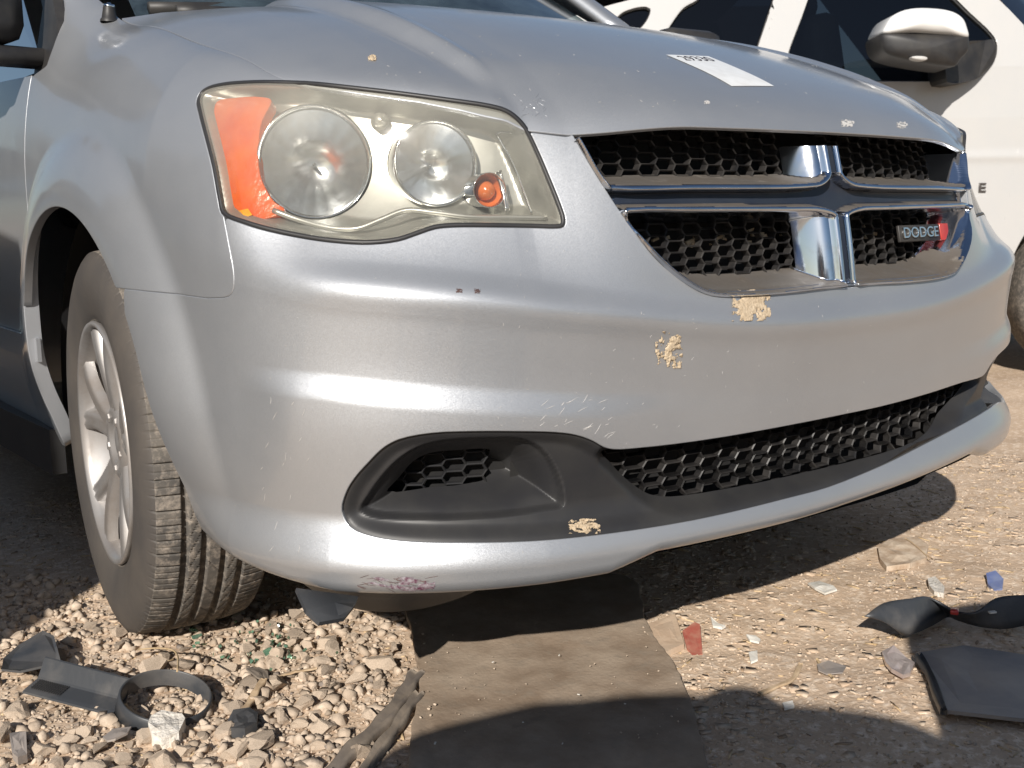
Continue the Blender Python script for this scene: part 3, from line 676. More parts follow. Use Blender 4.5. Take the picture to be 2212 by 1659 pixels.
# ---- headlights
def headlight(side):
    root=van;poly=HL if side<0 else HLR
    s0,s1=poly[:,0].min()-.006,poly[:,0].max()+.006;z0,z1_=poly[:,1].min()-.006,poly[:,1].max()+.006
    def zf(s):return np.full_like(s,z0),np.full_like(s,z1_)
    def zt(Z,S):return np.minimum(Z,ztop(np.abs(S))+.004)
    # clear outer lens
    lens=skin_piece('headlight',s0,s1,zf,lambda S,Z:-sdf(np.stack([S,Z],-1),poly,.06)-.0012,M['lens'],root,ds=.005,nz=60,off=-.0015,flg=True,depth=.010,r=.003)
    lens['label']='hazed yellowed headlight with amber side reflector'
    # black seal around
    sq=skin_off(poly[:,0],poly[:,1],-.0035);sv,sf=tube(sq,.0038,6,closed=True);mesh_obj('lens_seal',sv,sf,M['black_matte'],lens)
    # inner housing
    cx=[(-.790,.832),(-.603,.823),(-.515,.775)]
    if True:
        a=on_wall(*hp([(745,540)])[0]);b=on_wall(*hp([(1400,545)])[0]);c=on_wall(*hp([(1690,690)])[0])
    cs=[(a[0]*(-side),a[1]),(b[0]*(-side),b[1]),(c[0]*(-side),c[1])]
    ax=[np.array([-.30*-side*-1*1.0,-1,.05]) for _ in range(3)]
    ax=[np.array([side*.42,-.9,.04]),np.array([side*.36,-.93,.04]),np.array([side*.30,-.95,.02])];ax=[x/np.linalg.norm(x) for x in ax]
    Rr=[.0815,.0605,.0245];C=[on_off(cs[0][0],cs[0][1],-.030),on_off(cs[1][0],cs[1][1],-.030),on_off(cs[2][0],cs[2][1],-.022)]
    if side<0:
        # push the bowls back along the view ray to keep them inside the lens
        for i,(px_,py_) in enumerate([(745,540),(1400,545),(1690,690)]):
            uu,vv=hp([(px_,py_)])[0];hit=on_wall(uu,vv)[2];d=ray(uu,vv);C[i]=hit+d*(.040,.034,.018)[i]
        globals()['HLC']=C
    else: C=[c_*np.array([-1,1,1]) for c_ in HLC]
    def hoff(S,Z):
        d=-sdf(np.stack([S,Z],-1),poly,.06);return -.006-.052*sstep(d,.0,.030)
    s=np.linspace(s0,s1,150);z=np.linspace(z0,z1_,90);S,Z=np.meshgrid(s,z,indexing='ij');V=skin_off(S,Z,hoff(S,Z)-.0*S);Vf=V.reshape(-1,3)
    da=np.gradient(V,axis=0);db=np.gradient(V,axis=1);N=np.cross(da,db);N/=np.maximum(np.linalg.norm(N,axis=-1,keepdims=True),1e-12)
    if N[75,45,1]>0:N=-N
    lev=-sdf(np.stack([S,Z],-1),poly,.06).ravel()-.002
    for k in range(3):
        rel=Vf-C[k];h=rel@ax[k];rr=np.linalg.norm(rel-h[:,None]*ax[k],axis=1);lev=np.minimum(lev,rr-Rr[k])
    v,n,f=clip(Vf,N.reshape(-1,3),grid_faces(*S.shape),lev);mesh_obj('headlight_bezel',v,f,M['satin'],lens,True,n)
    for k,(nm,dep) in enumerate((('low_beam_reflector',.058),('high_beam_reflector',.048),('turn_signal_bowl',.028))):
        r_=Rr[k];prof=[(r_*1.0,-.035),(r_*1.0,.004),(r_*.985,.0075),(r_*.95,.008),(r_*.925,.004),(r_*.91,-.004)]
        v1,f1=lathe(prof,C[k],ax[k],72)
        # fluted bowl
        nb=96;bp=[]
        ring=[(q*r_,-.004-(dep-.004)*(1-(q/.91)**2)) for q in (.91,.86,.80,.70,.58,.45,.32,.18,.03)]
        v2,f2=lathe(ring,C[k],ax[k],nb if k<2 else 24)
        mesh_obj(nm+'_ring' if False else ('reflector_ring'),v1,f1,M['chrome_clean'] if k!=1 else M['chrome_clean'],lens,True)
        v3=v2.copy();nn_=len(ring);ang_=np.tile(np.linspace(0,2*np.pi,nb if k<2 else 24,endpoint=False),nn_);rw=np.repeat(np.linspace(0,1,nn_)*(1-np.linspace(0,1,nn_))*4,nb if k<2 else 24);rel=v3-C[k];hh=rel@ax[k];rad_=rel-np.outer(hh,ax[k]);v3=v3+rad_*(.0060*np.abs(np.cos(9*ang_))*rw)[:,None]
        bo=mesh_obj(nm,v3,f2,M['bowl'] if k<2 else M['amber_deep'],lens,True)
        # bulb
        if k<2:
            vb,fb=lathe([(.0001,-.030),(.0022,-.0305),(.003,-.034),(.003,-.040),(.003,-dep)],C[k],ax[k],20);mesh_obj('bulb',vb,fb,M['bulb'],lens)
        else:
            vb,fb=lathe([(.0001,.002),(.008,0),(.0125,-.006),(.014,-.014),(.012,-.026)],C[k],ax[k],20);mesh_obj('bulb',vb,fb,M['amber_deep'],lens)
    # amber side reflector
    AM=T(hp([(150,212),(250,186),(420,182),(455,200),(405,300),(383,420),(392,600),(430,690),(480,760),(540,800),(420,842),(340,850),(262,806),(215,600),(175,400)])) if side<0 else None
    if side<0:globals()['AMB']=AM
    am=smooth_poly(AMB,3) if side<0 else mir(smooth_poly(AMB,3))
    skin_piece('amber_reflector',am[:,0].min()-.004,am[:,0].max()+.004,lambda s:(np.full_like(s,am[:,1].min()-.004),np.full_like(s,am[:,1].max()+.004)),lambda S,Z:-sdf(np.stack([S,Z],-1),am,.05),M['amber'],lens,ds=.004,nz=50,off=-.016,flg=True,depth=.02)
    # light guide strips between the lamps
    if side<0:
        for pl,wd in((hp([(1755,372),(1850,540),(1905,680),(1960,830)]),.0016),(hp([(1762,590),(1795,700),(1812,805)]),.0035),(hp([(1778,580),(1808,700),(1824,802)]),.0025),(hp([(1750,378),(1790,368),(1850,372)]),.0012)):
            q=np.array([on_off(*on_wall(u,v_)[:2],-.020) for u,v_ in pl]);vv,ff=tube(smooth_poly(q,5,False),wd,6);mesh_obj('light_guide',vv,ff,M['chrome_clean'],lens)
        q=[on_off(*on_wall(u,v_)[:2],-.030) for u,v_ in hp([(1085,250),(1085,340)])]
        vv,ff=lathe([(.0001,-.004),(.008,-.006),(.012,-.012),(.013,-.03)],(q[0]+q[1])/2,ax[0],20);mesh_obj('adjuster_cap',vv,ff,M['satin'],lens)
        q=np.array([on_off(*on_wall(u,v_)[:2],-.012) for u,v_ in hp([(300,800),(345,790),(370,825),(330,838)])]);nq=len(q);qq=np.concatenate([q,q+np.array([0,.006,0])]);mesh_obj('amber_prism',qq,[(0,1,2,3),(7,6,5,4)]+[(i,(i+1)%nq,nq+(i+1)%nq,nq+i) for i in range(nq)],M['yellow'],lens,False)
        # bottom sill of the bezel
        q=np.array([on_off(*on_wall(u,v_)[:2],-.014) for u,v_ in hp([(480,800),(620,850),(800,895),(960,900),(1100,850),(1240,800),(1400,812),(1600,835),(1850,838),(2030,840)])]);vv,ff=tube(smooth_poly(q,5,False),.004,8);mesh_obj('bezel_sill',vv,ff,M['satin'],lens)
    return lens
headlight(-1);headlight(1)
# backing buckets
for sd in(-1,1):
    p=HL if sd<0 else HLR;s=np.linspace(p[:,0].min(),p[:,0].max(),40);z=np.linspace(.70,.95,8);S,Z=np.meshgrid(s,z,indexing='ij')
    mesh_obj('headlight_bucket',skin_off(S,np.minimum(Z,ztop(np.abs(S))-.01),-.14).reshape(-1,3),grid_faces(40,8).tolist(),M['void'],van)


# ------------------------------------------------------------------ wheels
def tyre_mesh():
    n=1536;prof=[];tag_=[]
    # profile from outer bead (x small = outside) to inner bead; x measured from the outer face, radius
    side=[(.022,.224),(.012,.232),(.006,.247),(.001,.268),(-.003,.290),(-.002,.308),(.002,.326),(.006,.338),(.011,.347)]
    tread=[(.017+ (0.191)*t, .0) for t in np.linspace(0,1,84)]
    for x,r in side: prof.append((x,r));tag_.append(0)
    for x,_ in tread:
        c=(x-.1125)/.0955; r=.3625-.0065*abs(c)**3.2-.0035*c*c*.3; prof.append((x,r));tag_.append(1)
    for x,r in side[::-1]: prof.append((.225-x,r));tag_.append(0)
    prof=np.array(prof);tg=np.array(tag_);th=np.linspace(0,2*np.pi,n,endpoint=False)
    X=np.repeat(prof[None,:,0],n,0);Rr=np.repeat(prof[None,:,1],n,0).copy();TH=np.repeat(th[:,None],len(prof),1)
    xm=X-.1125
    dep=np.zeros_like(Rr)
    for g,wd in((-.050,.0052),(-.0165,.0046),(.0165,.0046),(.048,.0046)): dep=np.maximum(dep,.0085*np.clip((wd+.0012-np.abs(xm-g))/.0012,0,1))
    pit=2*np.pi/84
    ph=(TH/pit)%1.0; out=xm<-.051
    d=np.minimum(ph,1-ph); main=np.clip((.055-d)/.02,0,1)*.006
    ph2=(ph+.5)%1;d2=np.minimum(ph2,1-ph2);thin=np.clip((.022-d2)/.012,0,1)*.003
    dep=np.where(out&(xm>-.105),np.maximum(dep,np.maximum(main,thin)),dep)
    ins=xm>.050; dep=np.where(ins&(xm<.105),np.maximum(dep,np.maximum(main,thin)),dep)
    ph=((TH+xm*6.0)/(2*np.pi/70))%1.0;d=np.minimum(ph,1-ph);sl=np.clip((.040-d)/.02,0,1)*.004
    mid=(np.abs(xm)<.049)&(np.abs(xm)>.0175); dep=np.where(mid,np.maximum(dep,sl),dep)
    ph=((TH-xm*4.0+.01)/(2*np.pi/35))%1.0;d=np.minimum(ph,1-ph);sl=np.clip((.02-d)/.01,0,1)*.003
    dep=np.where((np.abs(xm)<.014),np.maximum(dep,sl),dep)
    Rr-=dep*(tg[None,:]==1)
    # sidewall concentric ribs
    for rr_ in(.262,.300,.330): Rr=Rr
    flat=np.clip((-np.cos(TH)*Rr*-1),-1,1)
    Y=np.sin(TH)*Rr;Z=-np.cos(TH)*Rr
    Z=np.maximum(Z,-.357); bul=np.clip((-.335-Z)/.03,0,1)
    V=np.stack([X-.004*bul*(X<.1)+.004*bul*(X>.12),Y,Z],-1)
    m=len(prof);i=(np.arange(n)[:,None]*m+np.arange(m-1)[None,:]);j=((np.arange(n)+1)%n)[:,None]*m+np.arange(m-1)[None,:]
    F=np.stack([i.ravel(),i.ravel()+1,j.ravel()+1,j.ravel()],1)
    return V.reshape(-1,3),F
tv,tf=tyre_mesh()
def wheel(parent_loc,flip):
    e=bpy.data.objects.new('wheel',None);e.empty_display_size=.1;link(e,van);e.location=parent_loc;e.rotation_euler=(0,0,math.pi if flip else 0);return e
wh=wheel((-.938,0,.357),False)
ty=fast_obj('tyre',tv,tf,[M['rubber'],M['sidewall']],wh)
mi=np.zeros(len(tf),np.int32);xc=tv[tf[:,0],0];mi[(xc<.0165)|(xc>.2085)]=1;ty.data.polygons.foreach_set('material_index',mi)
rp=[]
rp.append(lathe([(.224,.020),(.229,.010),(.226,.004),(.219,.006),(.214,.020),(.205,.060),(.198,.12),(.21,.20)],(0,0,0),(1,0,0),96))
rimv,rimf=join(rp);rim=mesh_obj('rim',rimv,rimf,M['alloy'],wh)
for k in range(5):
    for sg in(-1,1):
        a0=R(90+72*k)+sg*.10;a1=R(90+72*k)+sg*.27
        P=[];ns=9
        for i in range(ns):
            t=i/(ns-1);r=.055+(.214-.055)*t;an=a0+(a1-a0)*t**1.1;wd=.017+.010*(1-t)**2+.007*t**4
            x=.030-.018*math.sin(t*math.pi*.5)+ (-.004 if 0 else 0)
            c=np.array([0,math.cos(an)*r,math.sin(an)*r]);tn_=np.array([0,-math.sin(an),math.cos(an)])
            for w_,h_ in((-1,.020),(-.8,.004),(-.35,0),(0,.0035),(.35,0),(.8,.004),(1,.020)):
                P.append(c+tn_*wd*w_+np.array([x+h_,0,0]))
        F=[(i*7+j,i*7+j+1,(i+1)*7+j+1,(i+1)*7+j) for i in range(ns-1) for j in range(6)]
        mesh_obj('spoke',P,F,M['alloy'],rim)
hv,hf=lathe([(.0001,.034),(.028,.034),(.031,.040),(.034,.040),(.038,.028),(.058,.026),(.070,.032),(.074,.055)],(0,0,0),(1,0,0),48);mesh_obj('hub',hv,hf,M['alloy'],rim)
for k in range(5):
    a=R(90+72*k+36);c=np.array([.026,math.cos(a)*.052,math.sin(a)*.052]);v,f=lathe([(.0001,-.003),(.0085,-.002),(.0100,.002),(.0100,.010)],c,(1,0,0),6);mesh_obj('lug_nut',v,f,M['alloy'],rim,False)
dv,df=lathe([(.06,.075),(.148,.075),(.150,.09),(.10,.095)],(0,0,0),(1,0,0),48);mesh_obj('brake_disc',dv,df,mat('rusty brake iron',(.16,.11,.085),.7,.4,var=(.22,.16,.13),vscale=30),wh)
def copy_tree(o,parent):
    c=o.copy();COL.objects.link(c);c.parent=parent
    for ch in o.children:copy_tree(ch,c)
    return c
wh.rotation_euler=(0,0,R(-5.5))
for loc,fl in(((-.938,3.08,.357),False),((.938,0,.357),True),((.938,3.08,.357),True)):
    c=copy_tree(wh,van);c.location=loc;c.rotation_euler=(0,0,math.pi if fl else 0)
# wheel housing liner, sills
for sd in(-1,1):
    V=[];n_=40
    for i in range(n_+1):
        a=R(-5)+R(190)*i/n_;y=math.cos(a)*.447;z=.37+math.sin(a)*.447
        for x in(.885,.86,.60,.58):V.append((sd*x,y*(1 if x>.59 else .1),z if x>.59 else .4))
    mesh_obj('wheel_liner',V,grid_faces(n_+1,4).tolist(),M['void'],van)
# door
def zf_door(s):
    a=np.abs(s);return np.full_like(s,.27),lin(a,[0,2.05,2.6,3],[1.06,1.062,1.09,1.10])
def lev_door(S,Z):
    x,y,nx,ny=plan_at(np.abs(S));return np.minimum(y-.368,np.minimum(Z-.285,1.45-y))
skin_piece('front_door',-S_DOOR+.01,-SMAX+.02,zf_door,lev_door,M['silver'],van,ds=.02,nz=60,depth=.03)
skin_piece('front_door',S_DOOR-.01,SMAX-.02,zf_door,lev_door,M['silver'],van,ds=.02,nz=60,depth=.03)
# body side strip and sill cladding
def strip(pts,h,out,m,name):
    V=[];F=[];n_=len(pts)
    for x,y,z in pts:
        for dz,dx in((-h/2,0),(-h/2,-out),(h/2,-out),(h/2,0)):V.append((x+dx,y,z+dz))
    F=[(i*4+j,i*4+(j+1)%4,(i+1)*4+(j+1)%4,(i+1)*4+j) for i in range(n_-1) for j in range(4)];F.append((0,1,2,3))
    return mesh_obj(name,V,F,m,van,False)
a0=atx(126,765,-.945);strip([(-.944,a0[1]+.14,a0[2]-.005),(-.944,1.3,a0[2]-.01)],.050,.008,M['silver'],'side_moulding')
strip([(-.90,.40,.27),(-.92,1.4,.25)],.10,.03,M['black_matte'],'rocker_cladding')
# rear of the body, roof
V=[];st=[(1.40,0),(2.6,0),(3.9,.0),(4.15,.12)]
cs=[(.93,.28),(.945,.6),(.94,1.02),(.86,1.2),(.76,1.60),(.60,1.71),(0,1.745)]
for y,ins in st:
    row=[(-x+ins*.6,y,z-ins*.5*(z>1.2)) for x,z in cs]+[(x-ins*.6,y,z-ins*.5*(z>1.2)) for x,z in cs[::-1][1:]]
    V+=row
k=len(cs)*2-1;F=grid_faces(4,k).tolist();F.append(tuple(range(3*k,4*k)));F.append(tuple(range(k-1,-1,-1)))
mesh_obj('body_shell',V,F,M['silver'],van)
V=[];ys=[(.98,1.66),(1.15,1.715),(1.41,1.735)]
for y,z in ys:
    for t in np.linspace(-1,1,13):V.append((t*.66,y,z-.05*abs(t)**3))
mesh_obj('roof',V,grid_faces(3,13).tolist(),M['silver'],van)
# windscreen, cowl, pillars
def wsc(u,v):
    au=np.abs(u);bx=u*.735;by=.085+.125*au**1.8;bz=1.165-.02*au**2;tx_=u*.62;ty_=.93+.10*au**2;tz_=1.665-.03*au**2
    return np.stack([bx*(1-v)+tx_*v,by*(1-v)+ty_*v+0*u,bz*(1-v)+tz_*v+.02*np.sin(np.pi*v)],-1)
U,Vv=np.meshgrid(np.linspace(-1,1,41),np.linspace(0,1,20),indexing='ij')
o=mesh_obj('windshield',wsc(U,Vv).reshape(-1,3),grid_faces(41,20).tolist(),M['windshield'],van);
U,Vv=np.meshgrid(np.linspace(-1,1,41),np.linspace(0,1,6),indexing='ij');hb=hood(U,np.ones_like(U));cb=wsc(U,np.zeros_like(U))
cw=hb*(1-Vv[...,None])+cb*Vv[...,None];cw[...,2]-=.012+.022*np.sin(np.pi*Vv);cw[...,1]-=.02*(1-Vv)
mesh_obj('cowl_panel',cw.reshape(-1,3),grid_faces(41,6).tolist(),M['black_faded'],van)
# dashboard and cabin
mesh_obj('dashboard',*boxv((0,.75,1.02),(1.36,.85,.24),None,.05),M['int_dark'],van)
for sx in(-.38,.38):
    sv,sf=join([boxv((sx,1.62,1.15),(.46,.16,.62),rotm('X',R(-14)),.05),boxv((sx,1.74,1.55),(.26,.11,.18),None,.04),boxv((sx,1.35,.82),(.48,.5,.16),None,.05)]);mesh_obj('front_seat',sv,sf,M['int_dark'],van)
for sd in(-1,1):
    a=[np.array(p)*[sd,1,1] for p in ((.845,.46,1.262),(.82,.455,1.29),(.775,.45,1.30))];b=[np.array(p)*[sd,1,1] for p in((.745,1.18,1.64),(.66,1.02,1.672),(.62,1.02,1.66))]
    V=[];n_=14
    for i in range(n_+1):
        t=i/n_
        for j in range(7):
            s_=j/6
            A=a[0]*(1-s_)**2+2*a[1]*s_*(1-s_)*1.0+a[2]*s_**2;B=b[0]*(1-s_)**2+2*b[1]*s_*(1-s_)+b[2]*s_**2
            p=A*(1-t)+B*t;p[2]+=.025*math.sin(math.pi*t)+.02*math.sin(math.pi*s_);p[0]+=sd*.03*math.sin(math.pi*s_);V.append(p)
    o=mesh_obj('roof_pillar',V,grid_faces(n_+1,7).tolist(),M['silver'],van);md=o.modifiers.new('t','SOLIDIFY');md.thickness=.03;md.offset=0
for sd in(-1,1):
    mesh_obj('side_window',[(sd*.872,.44,1.085),(sd*.885,1.42,1.09),(sd*.77,1.42,1.60),(sd*.76,1.22,1.61)],[(0,1,2,3)],M['darkglass'],van,False)
    V,F=join([prism([(.284,1.062),(.286,1.11),(.302,1.165),(.355,1.216),(.47,1.30),(.62,1.40),(.60,1.36),(.43,1.21),(.455,1.12),(.46,1.066)],0,.02,lambda y,z,h:(sd*(.889-.16*(z-1.06)-h),y,z))]);mesh_obj('sail_panel',V,F,M['trim_black'],van,False)
# passenger mirror (black), left picture edge
mv,mf=join([boxv((-.96,.42,1.105),(.18,.09,.035),rotm('Z',.1),.012),boxv((-1.03,.41,1.225),(.23,.13,.20),rotm('Z',.1),.04)])
mesh_obj('wing_mirror',mv,mf,M['trim_black'],van);mv[:,0]*=-1;mesh_obj('wing_mirror',mv,[f[::-1] for f in mf],M['trim_black'],van)
BB={}
def surf_on(objname):
    if objname not in BB:BB[objname]=bvh_of(bpy.data.objects[objname])
    T_=BB[objname]
    def fn(u,v_):
        hpt=T_.ray_cast(Vector(CAM_LOC.tolist()),Vector(ray(u,v_).tolist()))
        if hpt[0] is None:raise ValueError('miss %s %s %s'%(objname,u,v_))
        return np.array(hpt[0]),np.array(hpt[1])
    fn.tree=T_;return fn
# antenna base
ab=surf_on('fender')(236,44)[0];ab_s=on_wall(236,42)[2] if False else ab
av,af=lathe([(.0001,.026),(.0105,.026),(.0115,.023),(.0115,.021),(.0140,.004),(.0165,.001),(.017,-.004)],(ab[0],ab[1],ab[2]),(.05,-.02,1),24,up=(1,0,0))
mesh_obj('antenna_base',av,af,M['trim_black'],van)
av,af=lathe([(.0001,.034),(.0035,.033),(.0045,.030),(.0107,.0295),(.0112,.026),(.0107,.0235)],(ab[0],ab[1],ab[2]),(.05,-.02,1),20,up=(1,0,0));mesh_obj('antenna_nut',av,af,M['chrome_clean'],van)
# wipers
for pts in([(-.66,.21,1.19),(-.40,.20,1.205),(-.05,.235,1.235),(.10,.26,1.25)],[(-.70,.26,1.20),(-.2,.30,1.25),(.25,.31,1.26)],[(.05,.16,1.195),(.45,.24,1.225),(.62,.32,1.25)]):
    v,f=tube(smooth_poly(pts,6,False),.009,6,prof=(1,1.5));mesh_obj('wiper',v,f,M['trim_black'],van)
# underbody
mesh_obj('underbody',*boxv((0,.2,.30),(1.16,1.9,.16),None,.02),M['void'],van)
mesh_obj('engine_bay_block',*boxv((0,-.25,.62),(1.1,.75,.5),None,.03),M['void'],van)
# air dam under the chin and the torn splash shield
V=[];F=[];n_=30;ss=np.linspace(-1.02,-.55,n_)
for i,s_ in enumerate(ss):
    t=i/(n_-1);zb_=.262-(.062*math.sin(math.pi*min(1,.15+t*1.1))**.6 if .15+t*1.1<1 else .0)
    for z_,o_ in((.285,-.030),(.258,-.030),(max(zb_,.19),-.045)):V.append(on_off(s_,z_,o_))
F=grid_faces(n_,3).tolist();o=mesh_obj('air_dam',V,F,M['black_faded'],van);o.modifiers.new('t','SOLIDIFY').thickness=.003
p1,p2,p3,p4=[aty(u,v_,y) for u,v_,y in((640,1270,-.70),(775,1288,-.72),(768,1305,-.76),(690,1344,-.78))];p5=aty(662,1318,-.76);p6=aty(745,1334,-.77)
V=np.array([p1,p2,p3,p6,p4,p5]);n=np.cross(V[1]-V[0],V[4]-V[0]);n/=np.linalg.norm(n);W=V+n*.006
mesh_obj('splash_shield',np.concatenate([V,W]),[(0,1,2,3,4,5),(11,10,9,8,7,6)]+[(i,(i+1)%6,6+(i+1)%6,6+i) for i in range(6)],M['black_faded'],van,False)
# ---- marks on the body: stickers, mud, scratches
def patch(name,centre_px,size_px,m,surf,parent,seed,thick=.0025,thr=.0,rough=5.,cell=64,label=None):
    """clotted patch: noise-shaped blob with its own relief, lying on the surface under it"""
    cu,cv=centre_px;hw,hh=size_px;n_=cell;h=np.zeros((n_,n_));V=np.zeros((n_,n_,3));N=np.zeros((n_,n_,3));ok=True
    c0,_n=surf(cu,cv);cx,_=surf(cu+hw,cv);cy,_=surf(cu,cv+hh);cX=cx-c0;cY=cy-c0
    ii=np.linspace(-1,1,n_)
    for i,a in enumerate(ii):
        for j,b in enumerate(ii):
            r_=math.hypot(a,b);q=Vector((a*rough*.5+seed,b*rough*.5,seed*1.7));f_=mnoise.fractal(q,1.0,2.1,4)
            f2=mnoise.noise(Vector((a*rough*2.2+seed,b*rough*2.2,3.)))
            h[i,j]=(1-r_**1.6)*.62+f_*1.15-.16-thr+f2*.5
            V[i,j]=c0+cX*a+cY*b
    n=np.cross(cX,cY);n/=np.linalg.norm(n)
    if n@_n<0:n=-n
    # curve onto the surface using the centre normal and sampled corners
    for (a,b) in((1,1),(-1,1),(1,-1),(-1,-1)):pass
    hh_=np.clip(h,0,.6)**.6*thick+.0004
    for i in range(n_):
        for j in range(n_):
            hs=surf_pt(surf,V[i,j],n)
            V[i,j]=hs+n*hh_[i,j]
    v2,n2,f2=clip(V.reshape(-1,3),np.repeat(n[None],n_*n_,0),grid_faces(n_,n_),h.ravel())
    o=mesh_obj(name,v2,f2,m,parent,True)
    if label:o['label']=label
    return o
def surf_pt(surf,p,n):
    h_=surf.tree.ray_cast(Vector((p+n*.03).tolist()),Vector((-n).tolist()),.08)
    return np.array(h_[0]) if h_[0] is not None else p
sb=surf_on('bumper_cover');sh=surf_on('hood');sg_=surf_on('grille_surround');si=surf_on('bumper_insert');sf_=surf_on('fender')
for nm,c_,sz,mm,sf0,sd,th,tr_ in(
 ('mud_splat',(1622,660),(40,34),M['mud'],sb,3.1,.003,-.34),
 ('mud_splat',(1445,755),(30,40),M['mud'],sb,8.4,.004,.12),
 ('mud_splat',(1262,1138),(34,16),M['mud'],si,5.2,.005,-.02),
 ('mud_splat',(1690,620),(52,16),M['mud'],sg_,6.6,.004,-.1),
 ('mud_splat',(804,126),(9,6),M['mud'],sh,2.2,.002,-.2),
 ('paint_chip',(1831,266),(14,8),M['chip'],sh,4.2,.0005,-.15),
 ('paint_chip',(1949,270),(12,8),M['chip'],sh,1.2,.0005,.05),
 ('paint_chip',(1527,221),(6,4),M['chip'],sh,9.2,.0005,-.1),
 ('paint_chip',(992,628),(7,5),M['darkchip'],sb,7.2,.0004,-.1),
 ('paint_chip',(1031,629),(7,5),M['darkchip'],sb,5.9,.0004,-.1),
 ('paint_chip',(1245,908),(60,38),M['chip'],sb,12.4,.0004,.33),
 ('paint_transfer',(865,1262),(75,14),M['purple'],sb,14.4,.0004,.16)):
    try:patch(nm,c_,sz,mm,sf0,van,sd,th,tr_,cell=56)
    except ValueError as ex:print('patch',ex)
# crazed clear coat on the hood corner
def crack(surf,cu,cv,hw,hh,n_,seed,m,wd,name,lenpx=16,ang=None):
    rr_=random.Random(seed);parts=[]
    for _ in range(n_):
        u=cu+rr_.uniform(-1,1)*hw;v_=cv+rr_.uniform(-1,1)*hh;a=ang+rr_.uniform(-.35,.35) if ang is not None else rr_.uniform(0,6.28);L=rr_.uniform(.3,1)*lenpx;pts=[]
        try:
            for k in range(4):
                p,n=surf(u,v_);pts.append(p+n*.0003);u+=math.cos(a)*L/3;v_+=math.sin(a)*L/3;a+=rr_.uniform(-.5,.5)*(1 if ang is None else .25)
        except ValueError:continue
        n=np.array(n);V=[];q=np.array(pts)
        for k in range(4):
            t=q[min(k+1,3)]-q[max(k-1,0)];t/=np.linalg.norm(t);b=np.cross(n,t);w_=wd*(1-abs(k-1.5)/2)
            V+=[q[k]-b*w_,q[k]+n*wd*.6,q[k]+b*w_]
        parts.append((V,[(k*3+j,k*3+j+1,k*3+j+4,k*3+j+3) for k in range(3) for j in range(2)]))
    v,f=join(parts);o=mesh_obj(name,v,f,m,van,False,kind='stuff');return o
crack(sh,1150,230,30,22,26,2,M['silver'],.0004,'crazed_paint',14)
crack(sb,1240,905,75,45,34,5,M['chip'],.0005,'scratches',26,ang=-.6)
crack(sb,620,1040,60,170,16,9,M['chip'],.0005,'scratches',22,ang=-1.1)
crack(sb,1500,820,430,170,70,15,M['chip'],.0004,'scratches',8)
crack(sb,1000,760,380,250,60,19,M['chip'],.0003,'scratches',6)
crack(sb,850,1258,90,12,26,21,M['darkchip'],.0006,'scratches',34,ang=.06)
crack(sh,1300,150,600,80,60,25,M['chip'],.0004,'scratches',7)
# stock sticker on the hood: white label with a number (its square code is left out)
cn=[on_hood(u,v_)[0] for u,v_ in((1438,119),(1530,122.5),(1672,187),(1580,187))]
n_=14;V=[]
for i in range(n_):
    for j in range(n_):
        a,b=i/(n_-1),j/(n_-1);p=cn[0]*(1-a)*(1-b)+cn[1]*a*(1-b)+cn[2]*a*b+cn[3]*(1-a)*b
        nn=np.cross(cn[1]-cn[0],cn[3]-cn[0]);nn/=np.linalg.norm(nn)
        if nn[2]<0:nn=-nn
        V.append(surf_pt(sh,p,nn)+nn*.0009)
stk=mesh_obj('hood_sticker',V,grid_faces(n_,n_).tolist(),M['paper'],van);stk['label']='white label with the number 29330 on the hood'
ex=cn[1]-cn[0];ey=cn[0]-cn[3];exl=np.linalg.norm(ex);ex/=exl;ez=np.cross(ex,ey);ez/=np.linalg.norm(ez);eyl=np.linalg.norm(ey);ey/=eyl
tx_=obj_text('sticker_number','29330',.052,M['ink'],stk,.0002)
c_=cn[0]*.5+cn[1]*.5-ey*eyl*.145;sx=exl*.84/.148
me=tx_.data;
import mathutils
for vv in me.vertices:
    p=c_+ex*vv.co.x*sx+ey*vv.co.y*(eyl*.24/.052);p=surf_pt(sh,p,ez if ez[2]>0 else -ez);vv.co=Vector((p+(ez if ez[2]>0 else -ez)*.0014).tolist())

# ------------------------------------------------------------------ white SUV parked behind
E1=AR*[1,1,0];E1/=np.linalg.norm(E1);E2=AF*[1,1,0];E2/=np.linalg.norm(E2);SD=4.7
SO=CAM_LOC*[1,1,0]+E2*SD
suv=thing('sport_utility_vehicle','large white sport utility vehicle with tinted windows parked behind the silver minivan','car',SO.tolist(),math.atan2(E1[1],E1[0]))
bpy.context.view_layer.update()
def sp(u,v,b=0.):
    d=ray(u,v);t=((SO-CAM_LOC)@E2+b)/(d@E2);p=CAM_LOC+d*t;return np.array([(p-SO)@E1,p[2]])
def sb_off(a,z):
    z=np.asarray(z,float);o=.05*np.clip((.62-z)/.3,0,1)**2+.012*np.clip((z-1.15)/.2,0,1)+np.where(z>1.36,(z-1.36)*.30,0)-.006*np.exp(-((z-.98)/.02)**2)
    return o+.05*np.clip((np.asarray(a)-1.9)/.7,0,1)**2
def sP(a,z,b=0.):
    return np.stack(np.broadcast_arrays(a,sb_off(a,z)+b,z),-1)
def sTr(l): 
    out=[]
    for u,v in l:
        q=sp(u,v)
        for _ in range(4):q=sp(u,v,float(sb_off(*q)))
        out.append(q)
    return np.array(out)
FW=sTr([(1745,-5),(1762,-90),(1960,-90),(2010,-55),(2068,0),(2091,23),(2138,67),(2153,90),(2151,123),(2128,157),(2101,173),(2045,177),(1848,177),(1690,180),(1694,140)])
RW=sTr([(1673,-5),(1700,-90),(1560,-85),(1510,-5),(1478,14),(1460,35),(1424,95),(1400,170),(1615,175),(1628,130)])
